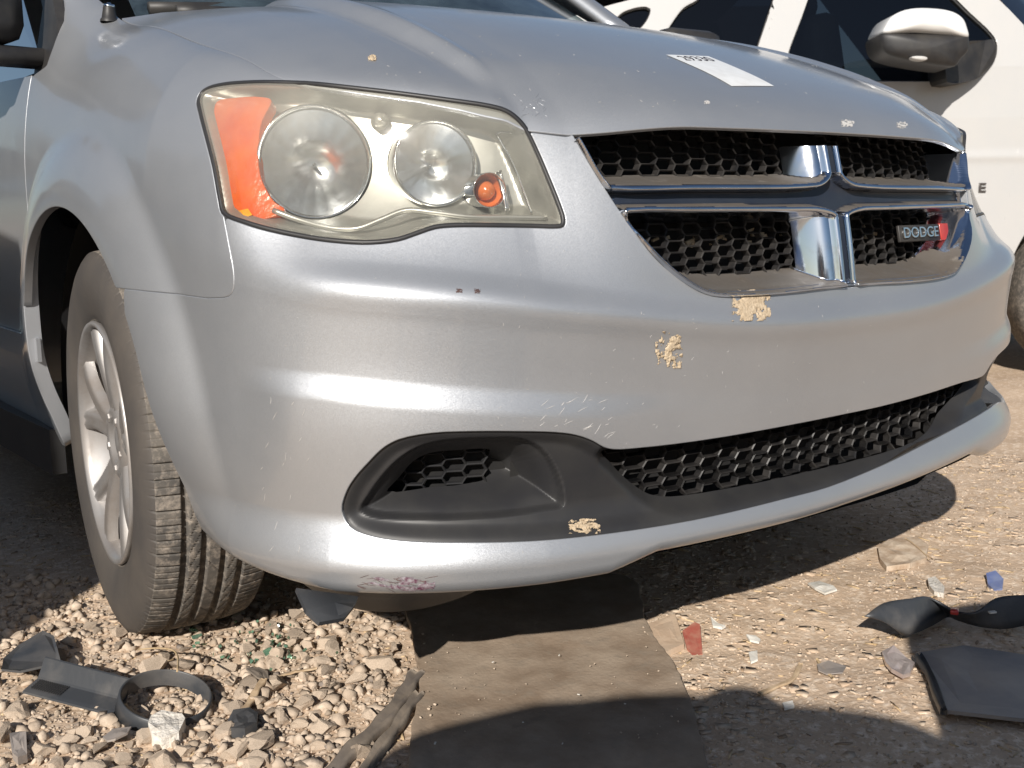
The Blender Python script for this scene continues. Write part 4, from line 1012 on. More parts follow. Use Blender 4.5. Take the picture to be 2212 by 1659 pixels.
QW=sTr([(1337,31),(1360,19),(1391,13),(1405,17),(1402,37),(1381,65),(1330,100),(1290,100)])
WPOL=[smooth_poly(FW,3,sharp=(13,)),smooth_poly(RW,3),smooth_poly(QW,3)]
TOP=sTr([(1180,60),(1250,32),(1320,11),(1370,-2),(1450,-40),(1600,-90),(1800,-120),(1980,-118)])
WA=float(sTr([(2164,500)])[0][0])+.50
print('WA',WA,sTr([(2212,660)]))
def suv_side():
    a=np.linspace(-2.6,3.25,450);z=np.linspace(.34,1.93,150);A,Z=np.meshgrid(a,z,indexing='ij');q=np.stack([A,Z],-1)
    V=sP(A,Z);lev=np.minimum.reduce([sdf(q,p,.1)-.0 for p in WPOL])
    # roof and windscreen outline
    rt=np.interp(a,TOP[:,0],TOP[:,1],left=1.2,right=1.9);lev=np.minimum(lev,np.where(A<TOP[-1,0],rt[:,None]-Z,1))
    PW=sTr([(2158,0),(2212,57)]);sl=(PW[1]-PW[0]);sl/=np.linalg.norm(sl);nn=np.array([-sl[1],sl[0]]);
    if nn[1]>0:nn=-nn
    lev=np.minimum(lev,(q-PW[0])@nn)
    lev=np.minimum(lev,np.where(A>PW[1][0]+.25,1.20-.05*(A-PW[1][0])-Z,1)); lev=np.minimum(lev,1.36-Z+np.where(A<PW[1][0],9,0))
    for wa in(WA,-1.5):lev=np.minimum(lev,np.hypot(A-wa,Z-.40)-.47)
    # door seams
    for l in([(2212,217),(2196,330),(2164,500),(2150,620)],[(1690,-60),(1672,20),(1614,240),(1600,500)]):
        p=sTr(l)
        for i in range(len(p)-1):
            e=p[i+1]-p[i];t=np.clip(((q-p[i])@e)/(e@e),0,1);d=np.linalg.norm(q-p[i]-t[...,None]*e,axis=-1);lev=np.minimum(lev,d-.0028)
    N=surf_normals(lambda A_,Z_:sP(A_,Z_),A,Z)
    if N[100,20,1]>0:N=-N
    F=grid_faces(*A.shape);m_=V.reshape(-1,3);g=np.cross(m_[F[:,1]]-m_[F[:,0]],m_[F[:,3]]-m_[F[:,0]])
    if (g*N.reshape(-1,3)[F[:,0]]).sum()<0:F=F[:,::-1]
    v,n,f=clip(m_,N.reshape(-1,3),F,lev.ravel());v,n,f=flange(v,n,f,.05,.003)
    return mesh_obj('body_side',v,f,M['white'],suv,True,n)
suv_side()
for nm,p,mm in(('front_door_glass',WPOL[0],M['sideglass']),('rear_door_glass',WPOL[1],M['darkglass']),('quarter_glass',WPOL[2],M['darkglass'])):
    ga=np.arange(p[:,0].min()-.02,p[:,0].max()+.03,.03);gz=np.arange(p[:,1].min()-.02,p[:,1].max()+.03,.03);A_,Z_=np.meshgrid(ga,gz,indexing='ij')
    gv=np.stack([A_,sb_off(A_,Z_*0+1.4)*0+.034+(Z_-1.36)*.30+.0,Z_],-1);gv[...,1]=np.where(Z_>1.36,gv[...,1],.034+(Z_-1.36)*.10)
    v_,n_2,f_=clip(gv.reshape(-1,3),np.repeat([[0,-1.,0]],A_.size,0),grid_faces(*A_.shape),.012-sdf(np.stack([A_,Z_],-1),p,.1).ravel());mesh_obj(nm,v_,f_,mm,suv,True)
    V=np.array([sP(x,z,.006) for x,z in p]);v,f=tube(V,.006,6,closed=True);mesh_obj('window_seal',v,f,M['trim_black'],suv)
# far side, roof, floor, cabin
mesh_obj('roof',*boxv((-.3,1.0,1.90),(2.9,1.35,.06),None,.02),M['white'],suv)
mesh_obj('far_side',*boxv((-.2,1.95,.95),(4.8,.06,1.0),None,.02),M['white'],suv)
mesh_obj('underside',*boxv((-.2,1.0,.42),(4.6,1.7,.2),None,.02),M['void'],suv)
mesh_obj('cabin_lining',*boxv((-.4,1.72,1.45),(4.0,.05,.95),None,.01),M['int_dark'],suv)  # dark panel, made large to block sky through the far windows
mesh_obj('engine_bay',*boxv((2.45,1.0,.93),(1.75,1.86,.56),None,.09),M['white'],suv)
A0_=sTr([(2158,0)])[0];B0_=sTr([(2212,57)])[0];dA=(A0_-B0_)/np.linalg.norm(A0_-B0_);T0_=A0_+dA*.55;L0_=B0_-dA*max((B0_[1]-1.22)/dA[1],.05)
ws=[]
for b_,ex_ in((.04,0),(.15,.16),(.35,.34),(.7,.52),(1.0,.58),(1.3,.52),(1.65,.34),(1.94,0)):ws+=[(L0_[0]+ex_,b_,L0_[1]),(T0_[0]+ex_*.8,b_+(1-b_)*.12,T0_[1])]
mesh_obj('front_bumper',*boxv((3.22,1.0,.58),(.25,1.86,.38),None,.08),M['trim_black'],suv)
mesh_obj('rear_end',*boxv((-2.62,1.0,1.0),(.12,1.86,1.2),None,.05),M['white'],suv)
mesh_obj('windscreen',ws,grid_faces(8,2).tolist(),M['screen'],suv)
mesh_obj('dark_cabin_end',*boxv((-2.0,.95,1.4),(.05,1.6,.95),None,.01),M['int_dark'],suv)  # added dark panel, closes the cabin against the sky
mesh_obj('headliner',*boxv((-.4,.95,1.85),(3.2,1.4,.03),None,.01),M['int_dark'],suv)
def seat(x,b,m):
    return join([boxv((x,b,1.30),(.17,.50,.66),rotm('Y',R(-10)),.05),boxv((x-.09,b,1.72),(.11,.27,.20),rotm('Y',R(-8)),.045),boxv((x+.25,b,1.0),(.5,.5,.16),None,.05)])
for (u,v_),b in(((1775,70),.45),((1775,70),1.25)):
    q=sp(u,v_,b);v,f=seat(q[0]-.02,b,None);mesh_obj('seat',v,f,M['int_grey'],suv)
mesh_obj('seat',*seat(-1.25,.5,None),M['int_dark'],suv)
mesh_obj('dashboard',*boxv((.75,.95,1.18),(.45,1.5,.22),None,.06),M['int_dark'],suv)
# mirror
def m3(u,v,b):
    q=sp(u,v,b);return np.array([q[0],b,q[1]])
def cp(l):return [((2688+.6076*x)/1.8228,(.6076*y)/1.8228) for x,y in l]
def shell(name,outl,bf,bb,m,bulge=.05,parent=None):
    """closed shell whose outline faces the road, domed to the front and back"""
    P=smooth_poly(outl,4);c=P.mean(0);n_=len(P);V=[];rings=[(s_,bf-bulge*math.sqrt(max(0,1-s_*s_))) for s_ in (0,.2,.4,.55,.7,.8,.88,.94,.975,.995,1)]+[(1.0,bb-.02),(.85,bb),(0,bb)]
    for k,(s_,b) in enumerate(rings):
        for (u,v_) in P:
            q=c+(np.array([u,v_])-c)*max(s_,.001);V.append(m3(q[0],q[1],bf)*[1,0,1]+[0,b,0])
    F=[(i*n_+j,i*n_+(j+1)%n_,(i+1)*n_+(j+1)%n_,(i+1)*n_+j) for i in range(len(rings)-1) for j in range(n_)]
    return mesh_obj(name,V,F,m,parent or suv)
mo=shell('wing_mirror',cp([(1288,222),(1284,290),(1315,345),(1400,380),(1500,402),(1700,432),(1760,430),(1800,380),(1845,330),(1850,262),(1842,235),(1700,225),(1500,222)]),-.30,-.10,M['trim_black'],.045)
shell('mirror_cap',cp([(1295,215),(1312,165),(1345,115),(1400,80),(1470,60),(1560,55),(1700,68),(1770,92),(1815,130),(1836,180),(1845,243),(1700,232),(1500,216)]),-.305,-.11,M['white_cap'],.05,mo)
shell('mirror_lamp',cp([(1478,372),(1510,364),(1575,370),(1584,380),(1570,392),(1500,386)]),-.352,-.31,M['chip'],.008,mo)
arm=smooth_poly(cp([(1700,300),(1960,262),(2004,258),(2030,300),(2028,370),(1960,470),(1880,520),(1712,532),(1700,440)]),3)
arm3=[m3(u,v_,-.16+.16*min(1,max(0,(u-2050)/80))) for u,v_ in arm];n_=len(arm3);V=list(arm3)+[p*[1,0,1]+[0,.03,0] for p in arm3]
mesh_obj('mirror_arm',V,[tuple(range(n_)),tuple(range(2*n_-1,n_-1,-1))]+[(i,(i+1)%n_,n_+(i+1)%n_,n_+i) for i in range(n_)],M['trim_black'],mo,False)
# the last letter of the model script and the emblem plate below
q=sTr([(2119,406)])[0];lt=obj_text('badge_letter','E',.054,M['lettergrey'],suv,.004,.0006);bpy.context.view_layer.update()
lt.rotation_euler=(R(90),0,0);lt.location=sP(q[0],q[1],-.006).tolist();lt.scale=(1.35,1,1)
ep=smooth_poly(sTr([(2104,426),(2130,427),(2128,446),(2117,470),(2104,480)]),2);V=[sP(x,z,-.010) for x,z in ep]+[sP(x,z,.0) for x,z in ep];n_=len(ep)
mesh_obj('emblem_plate',V,[tuple(range(n_))]+[(i,(i+1)%n_,n_+(i+1)%n_,n_+i) for i in range(n_)],M['white'],suv,False)
def cheap_wheel(parent,loc,r=.38,w=.25,ax=(0,1,0)):
    v,f=lathe([(.15,0),(r*.62,.0),(r*.66,-.01),(r*.9,-.012),(r*.98,.02),(r,.06),(r,w-.06),(r*.96,w-.01),(r*.6,w)],loc,ax,48);o=mesh_obj('wheel',v,f,M['rubber'],parent)
    parts=[lathe([(.001,.01),(.07,.012),(.08,.04)],loc,ax,24),lathe([(r*.66,-.008),(r*.60,.02),(r*.56,.08)],loc,ax,48)]
    L=np.array(loc,float);d=np.array(ax,float)
    for k in range(6):
        an=k*math.pi/3;uu=np.cross(d,[0,0,1]);rad=uu*math.cos(an)+np.array([0,0,1])*math.sin(an);tn_=np.cross(d,rad);P=[]
        for t,wd in((.05,.035),(r*.62,.024)):
            for s_ in(-1,1):
                for h_ in(.006,.04):P.append(L+rad*t+tn_*wd*s_+d*h_)
        parts.append((P,[(0,2,6,4),(0,1,5,4),(2,3,7,6)]))
    v,f=join(parts);mesh_obj('rim',v,f,M['alloy'],o);return o
for wa in(WA,-1.5):
    cheap_wheel(suv,(wa,.04,.38));cheap_wheel(suv,(wa,1.95,.38),ax=(0,-1,0))

# ------------------------------------------------------------------ ground
M['dirt']=mat('compacted tan dirt',(.57,.435,.315),.95,spec=.1,var=(.44,.325,.23),vscale=3.2,var2=(.70,.58,.46),v2scale=55,v2lo=.50,v2hi=.66,bump=1.0,bscale=110,bump_dist=.003)
def vnoise(X,Y,seed,sc):
    r_=np.random.default_rng(seed);G=r_.random((256,256));x=X*sc+1000.3;y=Y*sc+1000.7;xi=np.floor(x).astype(int);yi=np.floor(y).astype(int);fx=x-xi;fy=y-yi;fx=fx*fx*(3-2*fx);fy=fy*fy*(3-2*fy)
    g=lambda a,b:G[a%256,b%256];return (g(xi,yi)*(1-fx)+g(xi+1,yi)*fx)*(1-fy)+(g(xi,yi+1)*(1-fx)+g(xi+1,yi+1)*fx)*fy-.5
GRAV=np.array([atz(*p)[:2] for p in((-400,1180),(150,1262),(300,1330),(560,1300),(660,1290),(860,1330),(885,1420),(900,1500),(840,1600),(700,1760),(-500,1900))])
def gravmask(x,y):
    q=np.stack([x,y],-1);return 1-sstep(sdf(q,GRAV,.4),-.10,.08)
def gheight(x,y):
    x=np.asarray(x,float);y=np.asarray(y,float)
    h=.012*vnoise(x,y,1,2.3)+.007*vnoise(x,y,2,6.)+.0045*vnoise(x,y,3,17.)
    near=np.exp(-((x+.1)**2+(y+.9)**2)/9.)
    gm=gravmask(x,y);f=(.0012+.0022*gm)*vnoise(x,y,4,45)+(.0008+.0014*gm)*vnoise(x,y,5,110)
    pl=np.clip(vnoise(x,y,6,9)*4,-.5,.5)*.0030
    k=sstep(np.abs(x+.83)+np.abs(y)*.6,.15,.6)*sstep(np.abs(x-.83)+np.abs(y)*.6,.15,.5)
    return (h*k+(f+pl)*np.minimum(near+.15,1))-.004
def axis(lo,hi,d,far):
    core=np.arange(lo,hi,d);out=[];x=hi;s=d
    while x<far: s*=1.18;x+=s;out.append(x)
    lft=[];x=lo;s=d
    while x>-far: s*=1.18;x-=s;lft.append(x)
    return np.concatenate([lft[::-1],core,out])
gx=axis(-1.8,1.7,.0062,300);gy=axis(-1.75,.75,.0062,300);GX,GY=np.meshgrid(gx,gy,indexing='ij');GZ=gheight(GX,GY)
rr_=np.hypot(GX,GY);GZ=np.where(rr_>12,GZ*0-.004+.0,GZ)
fast_obj('ground',np.stack([GX,GY,GZ],-1).reshape(-1,3),grid_faces(len(gx),len(gy)),M['dirt'])['kind']='structure'
def ico(sub):
    bm=bmesh.new();bmesh.ops.create_icosphere(bm,subdivisions=sub,radius=1);V=np.array([v.co[:] for v in bm.verts]);F=np.array([[v.index for v in f.verts] for f in bm.faces]);bm.free();return V,F
IC={k:ico(k) for k in(1,2)}
def rock_shape(sub,seed,ncut=7):
    V,F=IC[sub];r_=np.random.default_rng(seed);V=V.copy()
    for _ in range(ncut):
        n=r_.normal(size=3);n/=np.linalg.norm(n);d=r_.uniform(.38,.75);k=V@n;V=np.where((k>d)[:,None],V-(k-d)[:,None]*n,V)
    V*=r_.uniform(.55,1.35,3);V+=r_.normal(size=V.shape)*(.085 if sub==1 else .03);return V,F
SH1=[rock_shape(1,i,5) for i in range(24)];SH2=[rock_shape(2,100+i,9) for i in range(16)]
M['stone']=mat('tan limestone gravel',(.49,.395,.305),.93,spec=.12,var=(.36,.285,.215),vscale=14,var2=(.57,.465,.365),v2scale=33,v2lo=.5,v2hi=.62,bump=.5,bscale=170,bump_dist=.002)
M['stone_dark']=mat('grey-brown gravel',(.27,.215,.165),.93,spec=.12,var=(.35,.28,.21),vscale=14,var2=(.20,.17,.15),v2scale=33,v2lo=.5,v2hi=.62,bump=.5,bscale=170,bump_dist=.002)
VISP=np.array([atz(*p)[:2] for p in((-120,700),(2350,700),(2350,1800),(-120,1800))])
def scatter(name,m,shapes,N,size,dens,seed,squash=.75,z_up=.25,stuff=True):
    r_=np.random.default_rng(seed);P=[];cnt=0
    while cnt<N:
        x=r_.uniform(-1.9,1.75,4000);y=r_.uniform(-1.7,1.2,4000);k=r_.random(4000)<dens(x,y);P.append(np.stack([x[k],y[k]],1));cnt+=k.sum()
    P=np.concatenate(P)[:N];vis=project(np.c_[P,np.zeros(len(P))]);ok=(vis[:,0]>-60)&(vis[:,0]<2280)&(vis[:,1]<1740)&(vis[:,1]>600);P=P[ok];Vs=[];Fs=[];o=0
    sz=size(r_,len(P));gh=gheight(P[:,0],P[:,1]);ang=r_.uniform(0,6.28,len(P));t1=r_.uniform(-.5,.5,len(P));si_=r_.integers(0,len(shapes),len(P))
    for k,(V0,F0) in enumerate(shapes):
        ii=np.where(si_==k)[0]
        if len(ii)==0:continue
        c,s=np.cos(ang[ii]),np.sin(ang[ii]);V=np.repeat(V0[None],len(ii),0)*np.array([1,1,squash]);x=V[...,0]*np.cos(t1[ii])[:,None]+V[...,2]*np.sin(t1[ii])[:,None];z=-V[...,0]*np.sin(t1[ii])[:,None]+V[...,2]*np.cos(t1[ii])[:,None]
        X=x*c[:,None]-V[...,1]*s[:,None];Y=x*s[:,None]+V[...,1]*c[:,None]
        W=np.stack([X*sz[ii,None]+P[ii,0,None],Y*sz[ii,None]+P[ii,1,None],z*sz[ii,None]+(gh[ii]+sz[ii]*z_up)[:,None]],-1)
        F=F0[None]+(np.arange(len(ii))*len(V0))[:,None,None]+o;Vs.append(W.reshape(-1,3));Fs.append(F.reshape(-1,3));o+=W.shape[0]*W.shape[1]
    return fast_obj(name,np.concatenate(Vs),np.concatenate(Fs),m,None,False,'stuff'),P,sz
def dG(x,y):
    g=gravmask(x,y);c=vnoise(x,y,21,5.)+.5;return np.clip(g*(.35+.9*c),0,1)
def dAll(x,y): g=gravmask(x,y);return np.clip(.22+.6*g,0,1)*np.clip((vnoise(x,y,22,7.)+.8),0,1)
def dDirt(x,y): return (1-gravmask(x,y))*np.clip(vnoise(x,y,23,4.)*1.4+.45,0.02,1)
scatter('gravel',M['stone'],SH1,36000,lambda r,n:.0012+.0030*r.random(n)**2,dAll,31)
scatter('gravel',M['stone'],SH1,3000,lambda r,n:.0038+.0125*r.random(n)**2.6,dG,32)
scatter('gravel',M['stone_dark'],SH1,1500,lambda r,n:.0035+.0070*r.random(n)**1.6,dG,33)
scatter('dirt_crumbs',M['stone'],SH1,16000,lambda r,n:.0015+.0035*r.random(n)**2.5,dDirt,34,squash=.5)
# flat flakes of dried mud and straw bits in the dirt
def flakes(name,m,N,dens,seed,lw,asp,th):
    r_=np.random.default_rng(seed);P=[];cnt=0
    while cnt<N:
        x=r_.uniform(-1.9,1.75,4000);y=r_.uniform(-1.7,1.2,4000);k=r_.random(4000)<dens(x,y);P.append(np.stack([x[k],y[k]],1));cnt+=k.sum()
    P=np.concatenate(P)[:N];vis=project(np.c_[P,np.zeros(len(P))]);P=P[(vis[:,0]>-60)&(vis[:,0]<2280)&(vis[:,1]<1740)&(vis[:,1]>600)];n=len(P)
    L=lw[0]+(lw[1]-lw[0])*r_.random(n)**2;W=L*r_.uniform(*asp,n);a=r_.uniform(0,6.28,n);h=gheight(P[:,0],P[:,1]);tl=r_.uniform(-.09,.09,(n,2))
    base=np.array([(-1,-.6),(-.2,-1),(1,-.7),(.8,.8),(-.5,1.0)]);B=base[None]+r_.normal(size=(n,5,2))*.18;x=B[...,0]*L[:,None]/2;y=B[...,1]*W[:,None]/2
    X=x*np.cos(a)[:,None]-y*np.sin(a)[:,None]+P[:,0,None];Y=x*np.sin(a)[:,None]+y*np.cos(a)[:,None]+P[:,1,None];Z=h[:,None]+th+x*tl[:,:1]+y*tl[:,1:]+.0012
    top=np.stack([X,Y,Z],-1);bot=top-[0,0,th+.001];V=np.concatenate([top,bot],1).reshape(-1,3);o=(np.arange(n)*10)[:,None]
    T_=[[0,1,2],[0,2,3],[0,3,4]]+[q for i in range(5) for q in([i,i+5,(i+1)%5],[(i+1)%5,i+5,(i+1)%5+5])]
    F=(np.array(T_)[None]+o[:,None]).reshape(-1,3);return fast_obj(name,V,F,m,None,False,'stuff')
M['flake']=mat('pale dried mud flakes',(.60,.50,.39),.9,spec=.1,var=(.36,.26,.18),vscale=28,bump=.4,bscale=200)
M['straw']=mat('dry straw and leaf bits',(.40,.28,.15),.85,var=(.55,.42,.26),vscale=40)
flakes('mud_flakes',M['flake'],3600,dDirt,41,(.005,.026),(.35,.9),.0005)
flakes('mud_flakes',M['dirt'],3800,dDirt,42,(.006,.030),(.4,.9),.0006)
flakes('leaf_bits',mat('brown leaf bits',(.24,.16,.10),.85,var=(.36,.26,.17),vscale=30),1500,dDirt,44,(.006,.024),(.15,.5),.0006)
flakes('straw_bits',M['straw'],3200,lambda x,y:.25+.5*vnoise(x,y,51,6),43,(.008,.040),(.04,.12),.0010)
# stones big enough to pick out one by one
r_=np.random.default_rng(77);k=0;meshes=[]
for i in range(12):
    V,F=SH2[i];me=bpy.data.meshes.new('stone');me.from_pydata((V*[1,1,.78]).tolist(),[],F.tolist());me.materials.append(M['stone'] if i%4 else M['stone_dark']);meshes.append(me)
spots=[]
while len(spots)<190:
    u=r_.uniform(-20,900);v_=r_.uniform(1330,1690);p=atz(u,v_)
    if not gravmask(p[0],p[1])>.6 or (u<475 and 1425<v_<1585):continue
    s=.0095+.017*r_.random()**2.0
    if v_<1420: s*=.75
    if any(np.hypot(p[0]-a,p[1]-b)<(s+c)*.9 for a,b,c in spots):continue
    spots.append((p[0],p[1],s))
def add_stone(x,y,s,me,lab,grp=None,name='stone'):
    o=bpy.data.objects.new(name,me);link(o);o.location=(x,y,float(gheight(x,y))+s*.38);o.scale=(s*r_.uniform(.9,1.3),s,s);o.rotation_euler=(r_.uniform(-.4,.4),r_.uniform(-.4,.4),r_.uniform(0,6.28));tag(o,lab,'stone',grp);return o
for x,y,s in spots:add_stone(x,y,s,meshes[r_.integers(0,12)],'loose tan stone lying among the gravel','loose stones in the gravel')

# ------------------------------------------------------------------ things lying about
def G(u,v,h=0.): p=atz(u,v,h);return np.array([p[0],p[1],h])
def slab(name,px,th,m,label,cat,h=.003,base=None,smooth=False,cup=0.,parent=None,tilt=(0,0),seed=0,rough=0.,dz=None):
    """flat piece with real thickness; outline given where it lies, optionally cupped or tilted"""
    P=np.array([G(u,v,h)[:2] for u,v in px]);c=P.mean(0);n_=len(P)
    rings=[0.0001,.35,.7,1.0];V=[];r_=np.random.default_rng(seed+5)
    R_=np.abs(P-c).max()
    def zz(x,y):
        d=np.hypot(x-c[0],y-c[1])/R_
        return float(gheight(x,y))+h+cup*d*d*R_+tilt[0]*(x-c[0])+tilt[1]*(y-c[1])+rough*mnoise.noise(Vector((x*40,y*40,seed)))
    for s_ in rings:
        for p in P:
            q=c+(p-c)*s_;V.append((q[0],q[1],zz(*q)+th))
    k=len(V)
    for p in P:
        q=c+(p-c)*1.0;V.append((q[0],q[1],zz(*q)))
    F=[(i*n_+j,i*n_+(j+1)%n_,(i+1)*n_+(j+1)%n_,(i+1)*n_+j) for i in range(4) for j in range(n_)];F.append(tuple(range(5*n_-1,4*n_-1,-1)))
    o=mesh_obj(name,V,F,m,parent,smooth)
    if label:tag(o,label,cat)
    return o
M['mat']=mat('dusty brown rubber-backed carpet',(.37,.295,.225),.95,spec=.1,var=(.24,.18,.13),vscale=9,var2=(.27,.22,.17),v2scale=30,v2lo=.52,v2hi=.72,bump=.5,bscale=120,bump_dist=.002)
M['hose']=mat('perished grey rubber',(.13,.11,.095),.85,var=(.22,.18,.14),vscale=18,bump=.5,bscale=60)
M['foam']=mat('white porous block',(.70,.66,.60),.9,var=(.58,.53,.46),vscale=60,bump=1,bscale=140,bump_dist=.004)
M['wood']=mat('dry splintered wood',(.36,.25,.15),.85,var=(.50,.38,.25),vscale=40)
M['foil']=mat('crumpled pale foil',(.72,.64,.60),.28,.55,var=(.60,.50,.47),vscale=40)
M['bluechip']=mat('faded blue plastic',(.10,.13,.27),.35,var=(.16,.19,.30),vscale=40)
M['greenglass']=glass('green tempered glass',(.62,.82,.68),.80,haze=.30,haze_col=(.35,.62,.45),rough=.08,smudge=.1)
M['grey_panel']=mat('grey painted trim',(.34,.29,.25),.5,var=(.23,.21,.20),vscale=8)
M['white_chip']=mat('white plastic chip',(.78,.76,.70),.4,var=(.66,.62,.55),vscale=60)
M['brick']=mat('tan clay block',(.45,.32,.22),.9,var=(.53,.41,.30),vscale=14,bump=.5,bscale=90)
# carpet square
MPX=[(868,1250),(1120,1240),(1350,1250),(1392,1345),(1420,1392),(1449,1430),(1470,1475),(1490,1520),(1530,1700),(1530,1820),(1200,1900),(900,1900),(885,1700),(890,1600),(905,1520),(908,1480),(895,1400),(880,1330)]
P=np.array([G(u,v)[:2] for u,v in MPX]);P=smooth_poly(P,3)
mx=np.arange(P[:,0].min()-.02,P[:,0].max()+.02,.009);my=np.arange(P[:,1].min()-.02,P[:,1].max()+.02,.009);A,B=np.meshgrid(mx,my,indexing='ij')
ds=sdf(np.stack([A,B],-1),P,.1)+.004*vnoise(A,B,66,60)+.006*vnoise(A,B,67,18);h0=.006+.010*vnoise(A,B,61,5)+.003*vnoise(A,B,65,11)+.003*vnoise(A,B,62,20)+.0010*vnoise(A,B,64,90)
fold=atz(905,1400)[:2];f2=atz(925,1600)[:2];e=f2-fold;dd=((A-fold[0])*e[1]-(B-fold[1])*e[0])/np.linalg.norm(e)
h0=h0-.003*np.exp(-(dd/.006)**2)+.010*np.exp(-((ds+.02)/.03)**2)*np.clip(vnoise(A,B,63,4)+.2,0,1)
H=gheight(A,B)*.3+np.maximum(h0,.004)+.004
v,n,f=clip(np.stack([A,B,H],-1).reshape(-1,3),np.repeat([[0,0,1.]],A.size,0),grid_faces(*A.shape),-ds.ravel())
v,n,f=flange(v,n,f,.012,.002)
tag(mesh_obj('carpet_piece',v,f,M['mat'],None,True),'dirty brown carpet square lying on the ground below the front bumper','carpet')
for i,(u,v_) in enumerate(((1208,1415),(1065,1430),(1130,1560),(1215,1606),(1350,1520),(1250,1500),(940,1605))):
    p=G(u,v_,.016);V,F=boxv(p,(r_.uniform(.002,.007),r_.uniform(.001,.003),.001),rotm('Z',r_.uniform(0,3)));tag(mesh_obj('paint_fleck',V,F,M['white_chip'],None,False),'tiny white fleck lying on the brown carpet square','fleck','white flecks on the carpet')
q_=np.random.default_rng(91);V=[];F=[]
for _ in range(240):
    u=q_.uniform(880,1480);v_=q_.uniform(1345,1659);p=G(u,v_,0)
    if sdf(np.array([p[:2]]),P,.1)[0]>-.008:continue
    d0=-float(sdf(np.array([p[:2]]),P,.1)[0])
    if q_.random()>.25+math.exp(-d0/.04):continue
    s_=q_.uniform(.0006,.0026)*(1.3 if d0<.04 else .8);V0,F0=SH1[q_.integers(0,20)];k=len(V);hz=float(gheight(p[0],p[1]))*.3+.012
    V+=(V0*s_*[1,1,.6]+[p[0],p[1],hz+s_*.3]).tolist();F+=(F0+k).tolist()
mesh_obj('grit_on_carpet',V,F,M['stone'],None,False,kind='stuff')
# perished rubber seal strips
def ribbon(name,px,wd,th,m,hh,parent=None,label=None,cat=None,lift=0.):
    c=smooth_poly([G(u,v_,hh) for u,v_ in px],6,False);k=len(c);V=[]
    for i in range(k):
        t=c[min(i+1,k-1)]-c[max(i-1,0)];t/=np.linalg.norm(t);b=np.cross([0,0,1],t);w_=wd*(1+.15*math.sin(i*.9));g=float(gheight(c[i][0],c[i][1]))
        for a,hz in((-1,0),(-1,.7),(-.6,1),(0,.55),(.6,1),(1,.7),(1,0)):V.append(c[i]+b*w_*a*.5+np.array([0,0,g+hz*th+lift*math.sin(math.pi*i/(k-1))]))
    F=[(i*7+j,i*7+j+1,(i+1)*7+j+1,(i+1)*7+j) for i in range(k-1) for j in range(6)];F+=[(0,1,2,3,4,5,6),tuple((k-1)*7+j for j in range(6,-1,-1))]
    o=mesh_obj(name,V,F,m,parent)
    if label:tag(o,label,cat)
    return o
ribbon('rubber_strip',[(700,1700),(745,1640),(800,1588),(850,1535),(880,1490),(900,1455)],.026,.012,M['hose'],.004,None,'wide perished rubber strip curving out from the carpet edge','rubber strip')
ribbon('rubber_strip',[(770,1700),(810,1640),(850,1585),(878,1540),(905,1500)],.018,.013,M['hose'],.005,None,'narrow grey rubber strip nearest the carpet edge','rubber strip')
# broken trim: channel with a ring
tr=thing('broken_trim','broken black plastic trim with a round ring lying on the gravel','car trim',G(260,1490).tolist());bpy.context.view_layer.update()
def loc(p): return np.array(p)-np.array(tr.location)
pA=G(70,1452,.045);pB=G(262,1500,.030);d=pB-pA;L_=np.linalg.norm(d);d/=L_;b=np.cross([0,0,1],d);b/=np.linalg.norm(b)
V=[];n_=12
for i in range(n_+1):
    t=i/n_;c=pA+d*L_*t
    for o_,z_ in((.032-.004*t,.014),(.029-.004*t,.013),(.012,-.012),(.009,-.015),(-.018,-.020),(-.024,-.022),(-.025,-.025),(.010,-.019),(.030-.004*t,.010)):V.append(loc(c+b*o_+np.array([0,0,z_])))
F=[(i*9+j,i*9+(j+1)%9,(i+1)*9+(j+1)%9,(i+1)*9+j) for i in range(n_) for j in range(9)];F+=[tuple(range(9)),tuple(n_*9+j for j in range(8,-1,-1))]
mesh_obj('channel',V,F,M['black_faded'],tr,False)
# pierced grip area on the channel
V=[];F=[]
for i in range(14):
    for j in range(5):
        c=pA+d*(.010+i*.0042)+b*(.004-j*.0045)+np.array([0,0,-.0135-.001*j]);v,f=boxv(loc(c),(.0022,.0022,.003));F+=[tuple(k+len(V) for k in q) for q in f];V+=v.tolist()
mesh_obj('grip_pips',V,F,M['black_matte'],tr,False,kind='stuff')
rc=G(357,1512,.020);ax_=np.array([.10,-.28,1.]);ax_/=np.linalg.norm(ax_)
v,f=lathe([(.0625,-.018),(.064,.009),(.0655,.011),(.068,.009),(.070,-.018),(.0625,-.018)],loc(rc),ax_,72);v=v.copy()
ex_=AR/np.linalg.norm(AR);k=(v-loc(rc))@ex_;v=v+np.outer(k*.05,ex_)
mesh_obj('ring',v,f,M['black_faded'],tr)
slab('torn_flange',[(8,1432),(40,1408),(95,1388),(118,1392),(132,1440),(100,1462),(45,1466),(5,1462)],.004,M['black_faded'],None,None,h=.018,cup=.25,seed=2)
o=bpy.data.objects['torn_flange'];tag(o,'pale curved plastic flange behind the channel end of the broken trim','car trim')
